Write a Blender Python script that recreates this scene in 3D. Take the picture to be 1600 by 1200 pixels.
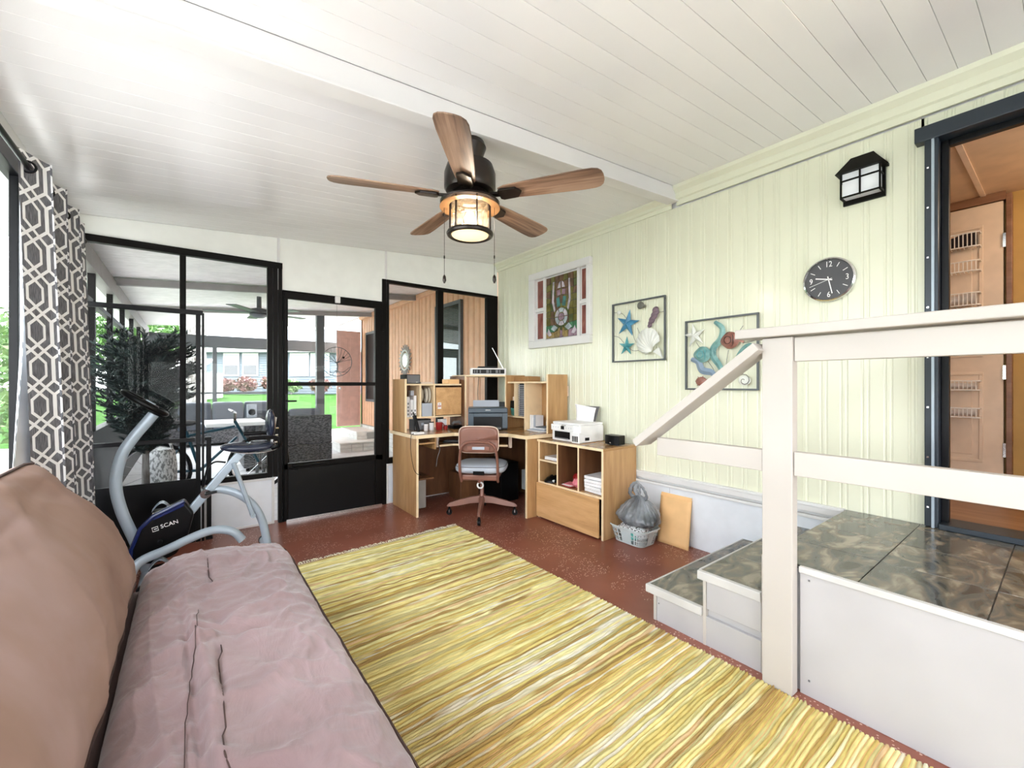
import bpy, math, random
from mathutils import Vector, Matrix, noise
from math import sin, cos, pi, radians as R
random.seed(7)
S = bpy.context.scene
C = S.collection
for o in list(bpy.data.objects): bpy.data.objects.remove(o)

# ------------------------------------------------------------------ camera, light, exposure
YAW = R(37.2)
cam = bpy.data.cameras.new('camera'); cam.sensor_width = 36; cam.lens = 666/1600*36; cam.clip_start = .02; cam.clip_end = 300
co = bpy.data.objects.new('camera', cam); C.objects.link(co); co.location = (0, 0, 1.22); co.rotation_euler = (R(90), 0, -YAW)
S.camera = co
S.view_settings.view_transform = 'Standard'; S.view_settings.look = 'None'; S.view_settings.gamma = 1
S.view_settings.use_curve_mapping = False; S.view_settings.exposure = 0.08
S.cycles.use_denoising = True
S.cycles.max_bounces = 10; S.cycles.diffuse_bounces = 6; S.cycles.transparent_max_bounces = 16
S.cycles.sample_clamp_indirect = 6

W = bpy.data.worlds.new('sky'); S.world = W; W.use_nodes = True
nt = W.node_tree; bg = nt.nodes['Background']
tc = nt.nodes.new('ShaderNodeTexCoord'); sp = nt.nodes.new('ShaderNodeSeparateXYZ'); rp = nt.nodes.new('ShaderNodeValToRGB')
nt.links.new(tc.outputs['Generated'], sp.inputs[0]); nt.links.new(sp.outputs[2], rp.inputs[0]); nt.links.new(rp.outputs[0], bg.inputs[0])
rp.color_ramp.elements[0].position = 0.0; rp.color_ramp.elements[0].color = (.975, .985, 1, 1)
rp.color_ramp.elements[1].position = .7; rp.color_ramp.elements[1].color = (.86, .91, 1, 1)
bg.inputs[1].default_value = 8.5

def area(name, loc, rot, sx, sy, power, col=(1, 1, 1)):
    l = bpy.data.lights.new(name, 'AREA'); l.shape = 'RECTANGLE'; l.size = sx; l.size_y = sy; l.energy = power; l.color = col
    o = bpy.data.objects.new(name, l); C.objects.link(o); o.location = loc; o.rotation_euler = rot; return o
# added fill lamps that boost daylight from the left glazing and rear opening
area('fill_left', (-.95, .6, 1.35), (R(90+22), 0, R(-90)), 3.6, 1.7, 12, (1, .97, .98))
area('fill_rear', (.9, -2.45, 1.3), (R(90+20), 0, 0), 3.0, 2.0, 8, (1, .97, .97))
sl = bpy.data.lights.new('sun', 'SUN'); sl.energy = 14.0; sl.angle = R(3); sl.color = (1, .96, .9)
so = bpy.data.objects.new('sun', sl); C.objects.link(so); so.rotation_euler = Vector((.25, -.62, -1)).to_track_quat('-Z', 'Y').to_euler()

# ------------------------------------------------------------------ node material helpers
class N:
    """tiny expression wrapper round a node tree"""
    def __init__(s, t, sock): s.t, s.s = t, sock
    def op(s, o, *a):
        n = s.t.nodes.new('ShaderNodeMath'); n.operation = o
        for i, v in enumerate((s,)+a):
            if isinstance(v, N): s.t.links.new(v.s, n.inputs[i])
            else: n.inputs[i].default_value = v
        return N(s.t, n.outputs[0])
    def __add__(s, o): return s.op('ADD', o)
    def __sub__(s, o): return s.op('SUBTRACT', o)
    def __mul__(s, o): return s.op('MULTIPLY', o)
    def abs(s): return s.op('ABSOLUTE')
    def min(s, o): return s.op('MINIMUM', o)
    def max(s, o): return s.op('MAXIMUM', o)
    def gt(s, o): return s.op('GREATER_THAN', o)
    def lt(s, o): return s.op('LESS_THAN', o)
    def wrap(s, p): return s.op('FLOORED_MODULO', p)

def bsdf(name, col=(.8, .8, .8), rough=.5, metal=0, **k):
    m = bpy.data.materials.new(name); m.use_nodes = True
    b = m.node_tree.nodes['Principled BSDF']
    b.inputs['Base Color'].default_value = (*col, 1); b.inputs['Roughness'].default_value = rough; b.inputs['Metallic'].default_value = metal
    for a, v in k.items(): b.inputs[a.replace('_', ' ')].default_value = v
    return m, m.node_tree, b
def node(t, kind, **inp):
    n = t.nodes.new('ShaderNode'+kind)
    for a, v in inp.items(): n.inputs[a].default_value = v
    return n
def coords(t, scale=(1, 1, 1), rand=False, kind='Object'):
    tc = node(t, 'TexCoord'); mp = node(t, 'Mapping'); mp.inputs['Scale'].default_value = scale
    t.links.new(tc.outputs[kind], mp.inputs[0])
    if rand:
        oi = node(t, 'ObjectInfo'); cb = node(t, 'CombineXYZ'); ml = node(t, 'Math'); ml.operation = 'MULTIPLY'; ml.inputs[1].default_value = 37
        t.links.new(oi.outputs['Random'], ml.inputs[0])
        for i in range(3): t.links.new(ml.outputs[0], cb.inputs[i])
        t.links.new(cb.outputs[0], mp.inputs['Location'])
    return mp.outputs[0]
def ramp(t, fac, stops):
    r = node(t, 'ValToRGB'); e = r.color_ramp.elements
    while len(e) < len(stops): e.new(.5)
    for x, (p, c) in zip(e, stops): x.position = p; x.color = (*c, 1)
    t.links.new(fac, r.inputs[0]); return r.outputs[0]
def bump(t, b, h, strength=.3, dist=.01):
    n = node(t, 'Bump', Strength=strength, Distance=dist); t.links.new(h, n.inputs['Height']); t.links.new(n.outputs[0], b.inputs['Normal'])
def noisy(name, stops, scale=5, stretch=(1, 1, 1), rough=.5, detail=4, bmp=0, dist=.005, rand=True, metal=0, distort=0, **k):
    m, t, b = bsdf(name, stops[0][1], rough, metal, **k)
    n = node(t, 'TexNoise', Scale=scale, Detail=detail, Distortion=distort); t.links.new(coords(t, stretch, rand), n.inputs['Vector'])
    t.links.new(ramp(t, n.outputs[0], stops), b.inputs['Base Color'])
    if bmp: bump(t, b, n.outputs[0], bmp, dist)
    return m
def flat(name, col, rough=.5, metal=0, var=.06, scale=8, **k):
    a = tuple(max(0, c*(1-var)) for c in col); z = tuple(min(1, c*(1+var)) for c in col)
    return noisy(name, [(.35, a), (.65, z)], scale, rough=rough, metal=metal, detail=2, **k)
def wood(name, a, b_, c, axis='z', rough=.4, scale=3.0):
    st = {'x': (.12, 1, 1), 'y': (1, .12, 1), 'z': (1, 1, .12)}[axis]
    m, t, b = bsdf(name, a, rough)
    n = node(t, 'TexNoise', Scale=scale*3, Detail=6, Distortion=1.2); t.links.new(coords(t, st, True), n.inputs['Vector'])
    n2 = node(t, 'TexNoise', Scale=scale*26, Detail=2); t.links.new(coords(t, st, True), n2.inputs['Vector'])
    mx = N(t, n.outputs[0])*.75 + N(t, n2.outputs[0])*.25
    t.links.new(ramp(t, mx.s, [(.32, a), (.5, b_), (.68, c)]), b.inputs['Base Color']); bump(t, b, mx.s, .08, .002)
    return m
def glass(name, tint=(1, 1, 1), refl=.06, rough=0.0):
    """thin clear pane: transparent with a fresnel reflection"""
    m = bpy.data.materials.new(name); m.use_nodes = True; t = m.node_tree; t.nodes.clear()
    o = node(t, 'OutputMaterial'); mx = node(t, 'MixShader'); tr = node(t, 'BsdfTransparent'); gl = node(t, 'BsdfGlossy', Roughness=rough)
    tr.inputs[0].default_value = (*tint, 1)
    lw = node(t, 'LayerWeight', Blend=.25); f = N(t, lw.outputs['Fresnel'])*.15 + refl
    t.links.new(f.s, mx.inputs[0]); t.links.new(tr.outputs[0], mx.inputs[1]); t.links.new(gl.outputs[0], mx.inputs[2]); t.links.new(mx.outputs[0], o.inputs[0])
    return m
def screen(name, op=.45):
    """dark insect mesh: partly see-through"""
    m = bpy.data.materials.new(name); m.use_nodes = True; t = m.node_tree; t.nodes.clear()
    o = node(t, 'OutputMaterial'); mx = node(t, 'MixShader', Fac=op); tr = node(t, 'BsdfTransparent'); d = node(t, 'BsdfDiffuse', Color=(.02, .02, .022, 1))
    t.links.new(tr.outputs[0], mx.inputs[1]); t.links.new(d.outputs[0], mx.inputs[2]); t.links.new(mx.outputs[0], o.inputs[0]); return m

# ------------------------------------------------------------------ mesh helpers
def wm(o):
    m = o.matrix_basis.copy()
    return wm(o.parent) @ m if o.parent else m
class MB:
    def __init__(s, frame=None): s.v = []; s.f = []; s.c = []; s.M = wm(frame) if frame else None
    def add(s, vs, fs):
        k = len(s.v); s.v += [Vector(p) for p in vs]; s.f += [tuple(i+k for i in f) for f in fs]; return s
    def box(s, x0, x1, y0, y1, z0, z1):
        return s.add([(x0,y0,z0),(x1,y0,z0),(x1,y1,z0),(x0,y1,z0),(x0,y0,z1),(x1,y0,z1),(x1,y1,z1),(x0,y1,z1)],
                     [(0,3,2,1),(4,5,6,7),(0,1,5,4),(1,2,6,5),(2,3,7,6),(3,0,4,7)])
    def obox(s, c, size, M):
        k = len(s.v); a, b, d = (q/2 for q in size); s.box(-a, a, -b, b, -d, d)
        for i in range(k, len(s.v)): s.v[i] = Vector(c) + M @ s.v[i]
        return s
    def beam(s, p, q, w, h, up=(0, 0, 1)):
        p, q = Vector(p), Vector(q); x = (q-p).normalized(); y = Vector(up).cross(x).normalized(); z = x.cross(y)
        return s.obox((p+q)/2, ((q-p).length, w, h), Matrix((x, y, z)).transposed())
    def tube(s, pts, r, n=10, closed=False, flatr=None):
        pts = [Vector(p) for p in pts]; m = len(pts); rs = r if isinstance(r, (list, tuple)) else [r]*m
        k = len(s.v); ref = None
        for i, p in enumerate(pts):
            a = pts[(i-1) % m] if closed or i else p; b = pts[(i+1) % m] if closed or i < m-1 else p
            d = (b-a).normalized()
            if ref is None: ref = Vector((0, 0, 1)) if abs(d.z) < .9 else Vector((1, 0, 0))
            u = (ref - d*ref.dot(d)).normalized(); w = d.cross(u); ref = u
            for j in range(n):
                t = 2*pi*j/n; s.v.append(p + u*cos(t)*rs[i] + w*sin(t)*(rs[i] if flatr is None else rs[i]*flatr))
        for i in range(m if closed else m-1):
            for j in range(n):
                a, b = k+i*n, k+((i+1) % m)*n; s.f.append((a+j, a+(j+1) % n, b+(j+1) % n, b+j))
        if not closed: s.f.append(tuple(k+j for j in reversed(range(n)))); s.f.append(tuple(k+(m-1)*n+j for j in range(n)))
        return s
    def cyl(s, p, q, r, n=16, r2=None): return s.tube([p, q], [r, r if r2 is None else r2], n)
    def lathe(s, prof, c=(0, 0, 0), n=24, M=None, cap=True):
        k = len(s.v); M = M or Matrix.Identity(3)
        for r, z in prof:
            for j in range(n): t = 2*pi*j/n; s.v.append(Vector(c) + M @ Vector((r*cos(t), r*sin(t), z)))
        for i in range(len(prof)-1):
            for j in range(n): a, b = k+i*n, k+(i+1)*n; s.f.append((a+j, a+(j+1) % n, b+(j+1) % n, b+j))
        if cap: s.f.append(tuple(k+j for j in reversed(range(n)))); s.f.append(tuple(k+(len(prof)-1)*n+j for j in range(n)))
        return s
    def prism(s, poly, off):
        n = len(poly); off = Vector(off); vs = [Vector(p) for p in poly]; vs += [p+off for p in vs]
        return s.add(vs, [tuple(range(n)), tuple(reversed(range(n, 2*n)))] + [(i, i+n, (i+1) % n+n, (i+1) % n) for i in range(n)])
    def grid(s, fn, nu, nv, wrap=False):
        k = len(s.v)
        for i in range(nu+1):
            for j in range(nv+1): s.v.append(Vector(fn(i/nu, j/nv)))
        for i in range(nu):
            for j in range(nv): a = k+i*(nv+1)+j; s.f.append((a, a+nv+1, a+nv+2, a+1))
        return s
    def ellip(s, c, r, n=14, m=8, M=None):
        M = M or Matrix.Identity(3)
        def fn(u, v): t, p = 2*pi*u, pi*(v-.5)*.998; return Vector(c) + M @ Vector((r[0]*cos(t)*cos(p), r[1]*sin(t)*cos(p), r[2]*sin(p)))
        return s.grid(fn, n, m)
    def build(s, name, mat, parent=None, bevel=0, smooth=False, seg=2, colors=None, uvs=None, solid=0):
        P = wm(parent) if parent else Matrix.Identity(4)
        T = P.inverted() @ s.M if s.M else P.inverted()
        vs = [T @ v for v in s.v]
        lo = [min(v[i] for v in vs) for i in range(3)]; hi = [max(v[i] for v in vs) for i in range(3)]
        c = Vector(((lo[0]+hi[0])/2, (lo[1]+hi[1])/2, lo[2]))
        me = bpy.data.meshes.new(name); me.from_pydata([v-c for v in vs], [], s.f)
        if mat: me.materials.append(mat)
        if smooth: me.shade_smooth()
        if uvs:
            l = me.uv_layers.new(name='uv')
            for lp in me.loops: l.data[lp.index].uv = uvs[lp.vertex_index]
        if colors:
            ca = me.color_attributes.new('col', 'FLOAT_COLOR', 'POINT'); ca.data.foreach_set('color', [q for c_ in colors for q in (*c_, 1)])
        if smooth and smooth != 'all': me.set_sharp_from_angle(angle=R(40))
        o = bpy.data.objects.new(name, me); C.objects.link(o); o.parent = parent; o.location = c
        if solid: md = o.modifiers.new('solid', 'SOLIDIFY'); md.thickness = solid
        if bevel: md = o.modifiers.new('bevel', 'BEVEL'); md.width = bevel; md.segments = seg; md.limit_method = 'ANGLE'; md.angle_limit = R(35)
        return o
def thing(name, label, cat, loc=(0, 0, 0), rotz=0, group=None):
    o = bpy.data.objects.new(name, None); C.objects.link(o); o.location = loc; o.rotation_euler = (0, 0, rotz); o.empty_display_size = .1
    return tag(o, label, cat, group)
def tag(o, label, cat, group=None):
    o['label'] = label; o['category'] = cat
    if group: o['group'] = group
    return o
def struct(o): o['kind'] = 'structure'; return o
def root(name): o = bpy.data.objects.new(name, None); C.objects.link(o); return struct(o)
def bx(name, x0, x1, y0, y1, z0, z1, mat, parent=None, bevel=0, frame=None):
    return MB(frame).box(min(x0, x1), max(x0, x1), min(y0, y1), max(y0, y1), min(z0, z1), max(z0, z1)).build(name, mat, parent, bevel)
def lab(o, l): o['label'] = l; return o
def dup(src, parent=None, loc=None):
    c = src.copy(); C.objects.link(c); c.parent = parent if parent else src.parent
    if loc is not None: c.location = loc
    for ch in [q for q in src.children]: dup(ch, c)
    return c
def text(name, body, size, M, mat, parent, depth=.0006, align='CENTER'):
    cu = bpy.data.curves.new(name, 'FONT'); cu.body = body; cu.size = size; cu.extrude = depth; cu.align_x = align; cu.align_y = 'CENTER'; cu.resolution_u = 3
    o = bpy.data.objects.new(name, cu); C.objects.link(o)
    me = bpy.data.meshes.new_from_object(o.evaluated_get(bpy.context.evaluated_depsgraph_get())); bpy.data.objects.remove(o)
    b = MB(); b.add([M @ v.co for v in me.vertices], [tuple(p.vertices) for p in me.polygons]); return b.build(name, mat, parent)
def basis(o, x, y, z): return Matrix(((x[0], y[0], z[0], o[0]), (x[1], y[1], z[1], o[1]), (x[2], y[2], z[2], o[2]), (0, 0, 0, 1)))
def ceil_z(x): return 2.675 - .070*(3.0-x)
def near_z(x): return 2.735 - .066*(3.0-x)      # the half over the platform sits one step higher
def curve(pts, n=8):
    """Catmull-Rom through points"""
    P = [Vector(p) for p in pts]; P = [P[0]*2-P[1]] + P + [P[-1]*2-P[-2]]; out = []
    for i in range(1, len(P)-2):
        for k in range(n):
            t = k/n; a, b, c, d = P[i-1:i+3]
            out.append(.5*((2*b)+(c-a)*t+(2*a-5*b+4*c-d)*t*t+(3*b-a-3*c+d)*t**3))
    return out + [P[-2]]

# ------------------------------------------------------------------ materials
M = {}
M['white'] = flat('white_paint', (.74, .74, .74), .45, var=.03, scale=2)
M['ceil'] = flat('ceiling_white', (.84, .84, .845), .19, var=.02, scale=1.2)
M['siding'] = flat('green_siding', (.76, .775, .62), .2, var=.035, scale=1.3)
M['skirt'] = flat('skirt_white', (.80, .84, .90), .35, var=.03)
M['backwall'] = flat('back_panel_white', (.86, .88, .84), .4, var=.02)
M['bronze'] = flat('dark_bronze_metal', (.0045, .0035, .003), .45, 0, Specular_IOR_Level=.12)
M['black'] = flat('black_plastic', (.003, .003, .0035), .35, 0, Specular_IOR_Level=.2)
M['blackmetal'] = flat('black_metal', (.003, .003, .004), .35, 0, Specular_IOR_Level=.2)
M['navyblack'] = flat('blue_black_frame', (.018, .027, .038), .35, .2)
M['glass'] = glass('clear_glass', (.97, .985, .98), .003)
M['screen'] = screen('insect_screen', .12)
M['railpaint'] = flat('rail_paint', (.50, .465, .43), .5, var=.03, scale=3)
M['platpaint'] = flat('platform_paint', (.45, .44, .45), .45, var=.05, scale=3)
M['oak'] = wood('oak_laminate', (.36, .19, .075), (.46, .265, .115), (.56, .34, .16), 'z', .35)
M['oakx'] = wood('oak_laminate_top', (.30, .15, .06), (.38, .205, .085), (.46, .26, .11), 'x', .22)
M['oaky'] = wood('oak_laminate_door', (.50, .28, .115), (.62, .36, .16), (.70, .43, .21), 'y', .35)
M['oakshade'] = wood('oak_inner_shaded', (.10, .04, .018), (.15, .065, .028), (.20, .09, .038), 'z', .4)  # inner oak, darkened for the shade inside desk and cabinet
M['oakedge'] = flat('oak_edge', (.86, .68, .44), .4)
M['mauve'] = None
M['nosing'] = flat('nosing_paint', (.56, .55, .54), .4)
M['grey'] = flat('grey_enamel', (.36, .43, .50), .3, .15)
M['chrome'] = flat('chrome', (.7, .7, .7), .15, 1)
M['brownpaint'] = flat('brown_enamel', (.235, .105, .075), .35)
M['beigeedge'] = flat('pale_trim_edge', (.72, .58, .48), .4)
M['vinyl'] = flat('grey_vinyl', (.42, .46, .53), .35, scale=3)
M['paper'] = flat('paper', (.86, .86, .88), .6)
M['printerw'] = flat('printer_white', (.80, .80, .80), .35)
M['blueblack'] = flat('printer_slate', (.045, .07, .095), .35)
M['ink'] = bsdf('ink_white', (.9, .9, .9), .5)[0]
M['inkgrey'] = bsdf('ink_grey', (.15, .15, .16), .5)[0]
M['red'] = flat('red_ceramic', (.35, .02, .02), .3)
M['teal'] = flat('teal_fabric', (.12, .45, .40), .6)
M['purple'] = flat('purple_binder', (.13, .04, .30), .4)
M['pink'] = flat('pink_paper', (.75, .22, .27), .6)
M['manila'] = flat('manila_card', (.85, .53, .25), .6, var=.05)
M['tansiding'] = flat('tan_siding', (.80, .47, .29), .5)
M['brickw'] = flat('white_brick', (.78, .77, .74), .7)
M['mortar'] = flat('mortar', (.45, .44, .42), .9)
M['concrete'] = flat('patio_concrete', (.66, .66, .67), .7)
M['patioceil'] = flat('patio_ceiling', (.90, .87, .89), .4)
M['gunmetal'] = flat('grey_post', (.10, .11, .12), .4, .3)
M['wicker'] = noisy('dark_wicker', [(.4, (.03, .032, .036)), (.6, (.13, .13, .14))], 30, (1, 1, 2.2), .6, 2, .5)
M['cushion'] = flat('charcoal_cushion', (.085, .10, .125), .8)
M['leaf'] = noisy('green_leaves', [(.35, (.035, .11, .02)), (.65, (.14, .28, .06))], 6, rough=.5)
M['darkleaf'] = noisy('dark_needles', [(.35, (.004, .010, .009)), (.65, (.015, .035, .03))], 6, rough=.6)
M['bark'] = noisy('bark', [(.35, (.12, .10, .09)), (.65, (.45, .43, .42))], 14, (1, 1, .3), .9, 4, .6, .03)
M['grass'] = noisy('lawn_grass', [(.35, (.022, .066, .012)), (.65, (.04, .10, .02))], 3, rough=.95, Specular_IOR_Level=.05)
M['bluehouse'] = flat('pale_blue_siding', (.19, .225, .26), .6, var=.02)
M['roofgrey'] = flat('grey_shingle', (.42, .44, .48), .8)
M['housewin'] = bsdf('house_window_glass', (.35, .44, .50), .15)[0]

def mk_floor():
    m, t, b = bsdf('red_brown_floor', (.15, .045, .03), .33)
    co_ = coords(t)
    n = node(t, 'TexNoise', Scale=2.2, Detail=5); t.links.new(co_, n.inputs['Vector'])
    base = ramp(t, n.outputs[0], [(.3, (.19, .055, .035)), (.7, (.28, .092, .058))])
    v = node(t, 'TexVoronoi', Scale=85.0); t.links.new(co_, v.inputs['Vector'])
    msk = node(t, 'TexNoise', Scale=3.5, Detail=3); t.links.new(co_, msk.inputs['Vector'])
    rnd = node(t, 'SeparateColor'); t.links.new(v.outputs['Color'], rnd.inputs[0])
    k = N(t, v.outputs['Distance']).lt(.34)*N(t, rnd.outputs[0]).lt(.42)*N(t, msk.outputs[0]).gt(.46)
    mx = node(t, 'Mix'); mx.data_type = 'RGBA'; t.links.new(k.s, mx.inputs['Factor']); t.links.new(base, mx.inputs['A']); mx.inputs['B'].default_value = (.62, .42, .33, 1)
    t.links.new(mx.outputs['Result'], b.inputs['Base Color']); bump(t, b, n.outputs[0], .1, .01); return m
M['floor'] = mk_floor()
def mk_tile():
    m, t, b = bsdf('slate_tile', (.1, .1, .09), .16)
    n = node(t, 'TexNoise', Scale=5, Detail=8, Distortion=1.5); t.links.new(coords(t, (1, 2.2, 1), True), n.inputs['Vector'])
    t.links.new(ramp(t, n.outputs[0], [(.32, (.045, .04, .032)), (.46, (.10, .10, .088)), (.56, (.16, .135, .10)), (.68, (.30, .26, .20))]), b.inputs['Base Color'])
    bump(t, b, n.outputs[0], .12, .004); return m
M['tile'] = mk_tile()
def mk_suede():
    m, t, b = bsdf('mauve_suede', (.3, .2, .2), .85, Sheen_Weight=.35, Sheen_Roughness=.5)
    n = node(t, 'TexNoise', Scale=1.7, Detail=5, Distortion=.6); t.links.new(coords(t), n.inputs['Vector'])
    t.links.new(ramp(t, n.outputs[0], [(.3, (.20, .128, .130)), (.5, (.265, .175, .178)), (.7, (.34, .235, .24))]), b.inputs['Base Color'])
    n2 = node(t, 'TexNoise', Scale=9, Detail=6, Distortion=.8); t.links.new(coords(t, (1.0, .45, 1)), n2.inputs['Vector']); bump(t, b, n2.outputs[0], .5, .025); return m
M['mauve'] = mk_suede()
M['tan'] = noisy('tan_suede', [(.3, (.26, .155, .12)), (.5, (.34, .22, .175)), (.72, (.40, .28, .26))], 1.8, rough=.85, detail=5, bmp=.25, dist=.02, rand=False, distort=.6)
def mk_curtain():
    m, t, b = bsdf('trellis_fabric', (.1, .1, .1), .85)
    uv = node(t, 'UVMap'); sp = node(t, 'SeparateXYZ'); t.links.new(uv.outputs[0], sp.inputs[0])
    U, V = N(t, sp.outputs[0]), N(t, sp.outputs[1])
    sx, sy = .150, .172                                   # pattern repeat
    x = (U.wrap(sx)-sx/2).abs(); y = (V.wrap(sy)-sy/2).abs(); y2 = y*(-1)+sy
    def ring(yy, A, B, tt_, w): return (x-A).max((yy+x*tt_-B)*.76).abs().lt(w)
    k = ring(y, .038, .060, .80, .0065).max(ring(y, .072, .112, .80, .0065)).max(ring(y2, .072, .112, .80, .0065))
    n = node(t, 'TexNoise', Scale=240, Detail=2); t.links.new(uv.outputs[0], n.inputs['Vector'])
    w = node(t, 'Mapping'); w.inputs['Scale'].default_value = (30, 3, 1); t.links.new(uv.outputs[0], w.inputs[0])
    n2 = node(t, 'TexNoise', Scale=8, Detail=3); t.links.new(w.outputs[0], n2.inputs['Vector'])
    g = ramp(t, n2.outputs[0], [(.35, (.085, .088, .10)), (.65, (.20, .205, .23))])
    mx = node(t, 'Mix'); mx.data_type = 'RGBA'; t.links.new(k.s, mx.inputs['Factor']); t.links.new(g, mx.inputs['A']); mx.inputs['B'].default_value = (.88, .89, .90, 1)
    t.links.new(mx.outputs['Result'], b.inputs['Base Color']); return m
M['curtain'] = mk_curtain()
def mk_vcol(name, rough=.9, spec=.2, bmp=0):
    m, t, b = bsdf(name, (1, 1, 1), rough); a = node(t, 'VertexColor'); a.layer_name = 'col'; t.links.new(a.outputs[0], b.inputs['Base Color']); b.inputs['Specular IOR Level'].default_value = spec
    if bmp:
        w = node(t, 'TexWave', Scale=90, Distortion=1.5); w.bands_direction = 'X'; t.links.new(coords(t), w.inputs[0])
        n = node(t, 'TexNoise', Scale=60, Detail=3); t.links.new(coords(t), n.inputs[0]); bump(t, b, (N(t, w.outputs[1])*.4+N(t, n.outputs[0])).s, bmp, .004)
    return m
M['rug'] = mk_vcol('woven_rag', .95, .1, .6)

# ------------------------------------------------------------------ setting: floor, ceiling, walls
struct(bx('floor', -.75, 3.1, -2.3, 4.32, -.12, 0, M['floor']))
ce = MB(); ce.prism([(-.8, 1.86, ceil_z(-.8)+.010), (3.1, 1.86, ceil_z(3.1)+.010), (3.1, 1.86, ceil_z(3.1)+.16), (-.8, 1.86, ceil_z(-.8)+.16)], (0, 2.48, 0))
ce.prism([(-.8, -2.36, near_z(-.8)+.010), (3.1, -2.36, near_z(3.1)+.010), (3.1, -2.36, near_z(3.1)+.12), (-.8, -2.36, near_z(-.8)+.12)], (0, 4.22, 0))
ceiling = struct(ce.build('ceiling', M['ceil']))
for fz, ya, n in ((ceil_z, 1.888, 22), (near_z, -2.36, 39)):
    pl = None; pw = (4.235-1.888)/22 if fz is ceil_z else .1078
    for i in range(n):
        y0 = ya+i*pw
        if pl is None:
            pb = MB(); pb.prism([(-.66, y0+.0008, fz(-.66)), (2.99, y0+.0008, fz(2.99)), (2.99, y0+.0008, fz(2.99)+.0105), (-.66, y0+.0008, fz(-.66)+.0105)], (0, pw-.0016, 0))
            pl = pb.build('ceiling_plank', M['ceil'], ceiling, .0013, seg=1); L0 = pl.location.copy()
        else: dup(pl, ceiling, L0 + Vector((0, pw*i, 0)))
tb = MB(); tb.prism([(-.66, 1.845, ceil_z(-.66)-.045), (3.0, 1.845, ceil_z(3.0)-.045), (3.0, 1.845, near_z(3)), (-.66, 1.845, near_z(-.66))], (0, .040, 0))
tb.prism([(-.66, 1.825, ceil_z(-.66)-.056), (3.0, 1.825, ceil_z(3.0)-.056), (3.0, 1.825, ceil_z(3)-.046), (-.66, 1.825, ceil_z(-.66)-.046)], (0, .09, 0))
struct(tb.build('trim_1', M['white'], None, .002))

# --- right wall
wr = root('wall_right')
for (y0, y1, z0, z1) in ((.455, 4.24, 0, 2.72), (-.46, .455, 2.50, 2.72), (-2.3, -.46, 0, 2.72), (-.46, .455, 0, .50)):
    bx('wall_core', 3.02, 3.12, y0, y1, z0, z1, M['white'], wr)
def siding_panel(y0, y1, z0, z1, mat, parent, x=3.0, name='siding_panel', pitch=.0975, rib=1.0):
    """ribbed aluminium sheet; the ribs are part of the rolled sheet"""
    prof = [(0, 0)]; y = 0
    pat = [(.030, 0), (.034, .003), (.040, .003), (.044, 0), (.056, 0), (.060, .003), (.066, .003), (.070, 0), (.0975, 0)]
    w = y1-y0
    while y < w:
        for d, h in pat:
            if y+d <= w: prof.append((y+d, h*rib))
        y += pitch
    prof.append((w, 0)); b = MB(); k = 0
    for d, h in prof: b.v += [Vector((x+h, y0+d, z0)), Vector((x+h, y0+d, z1))]
    for i in range(len(prof)-1): b.f.append((2*i, 2*i+1, 2*i+3, 2*i+2))
    o = b.build(name, mat, parent); return o
for (y0, y1) in ((3.35, 4.235), (2.176, 3.345), (1.003, 2.172), (.4555, .999)): siding_panel(y0, y1, .50, 2.58, M['siding'], wr)
siding_panel(-.46, .473, 2.50, 2.58, M['siding'], wr); siding_panel(-2.2, -.46, .5, 2.58, M['siding'], wr)
for y in (3.3475, 2.174, 1.001): bx('seam_strip', 2.996, 3.002, y-.004, y+.004, .5, 2.58, M['siding'], wr)
for (y0, y1) in ((3.2, 4.235), (1.91, 3.197), (.80, 1.907)): bx('skirt_panel', 2.998, 3.015, y0, y1, .0, .42, M['skirt'], wr, .002)
bx('skirt_core', 3.014, 3.03, .46, 4.24, 0, .52, M['white'], wr)
tr = MB(); tr.box(2.975, 3.0, .79, 4.235, .488, .506).box(2.985, 3.0, .79, 4.235, .45, .488).box(2.972, 3.0, .79, 4.235, .415, .434)
struct(tr.build('trim_2', M['white'], None, .002))
cr = MB()
cr.prism([(x, 1.89, z) for x, z in ((3.0, 2.578), (2.985, 2.578), (2.985, 2.606), (2.972, 2.612), (2.972, 2.634), (2.94, 2.655), (2.935, 2.672), (3.0, 2.672))], (0, 2.345, 0))
cr.prism([(x, -2.2, z) for x, z in ((3.0, 2.590), (2.985, 2.590), (2.985, 2.628), (2.972, 2.636), (2.972, 2.680), (2.94, 2.706), (2.935, 2.730), (3.0, 2.730))], (0, 4.045, 0))
struct(cr.build('trim_3', M['siding'], None))
# --- back wall
wb = root('wall_back')
def upper(x0, x1, z0): b = MB(); b.prism([(x0, 4.24, z0), (x1, 4.24, z0), (x1, 4.24, ceil_z(x1)), (x0, 4.24, ceil_z(x0))], (0, .05, 0)); return b.build('wall_panel', M['backwall'], wb, .002)
upper(-.65, .628, 2.29); upper(.636, 1.600, 2.055); upper(1.608, 2.998, 2.287)
for x, z in ((.632, 2.05), (1.604, 2.06)): bx('batten', x-.010, x+.010, 4.232, 4.242, z, ceil_z(x)-.004, M['white'], wb, .002)
for (x0, x1) in ((-.65, .60), (1.607, 2.998)):
    bx('kick_panel', x0, x1, 4.24, 4.28, 0, .405, M['skirt'], wb)
    k = MB()
    for a in ((x0, x1, .385, .405), (x0, x1, 0, .018), (x0, x0+.02, .018, .385), (x1-.02, x1, .018, .385)): k.box(a[0], a[1], 4.230, 4.24, a[2], a[3])
    k.build('panel_trim', M['white'], wb, .002)
bx('corner_post', 2.93, 2.998, 4.236, 4.28, .40, 2.287, M['bronze'], wb)
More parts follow.
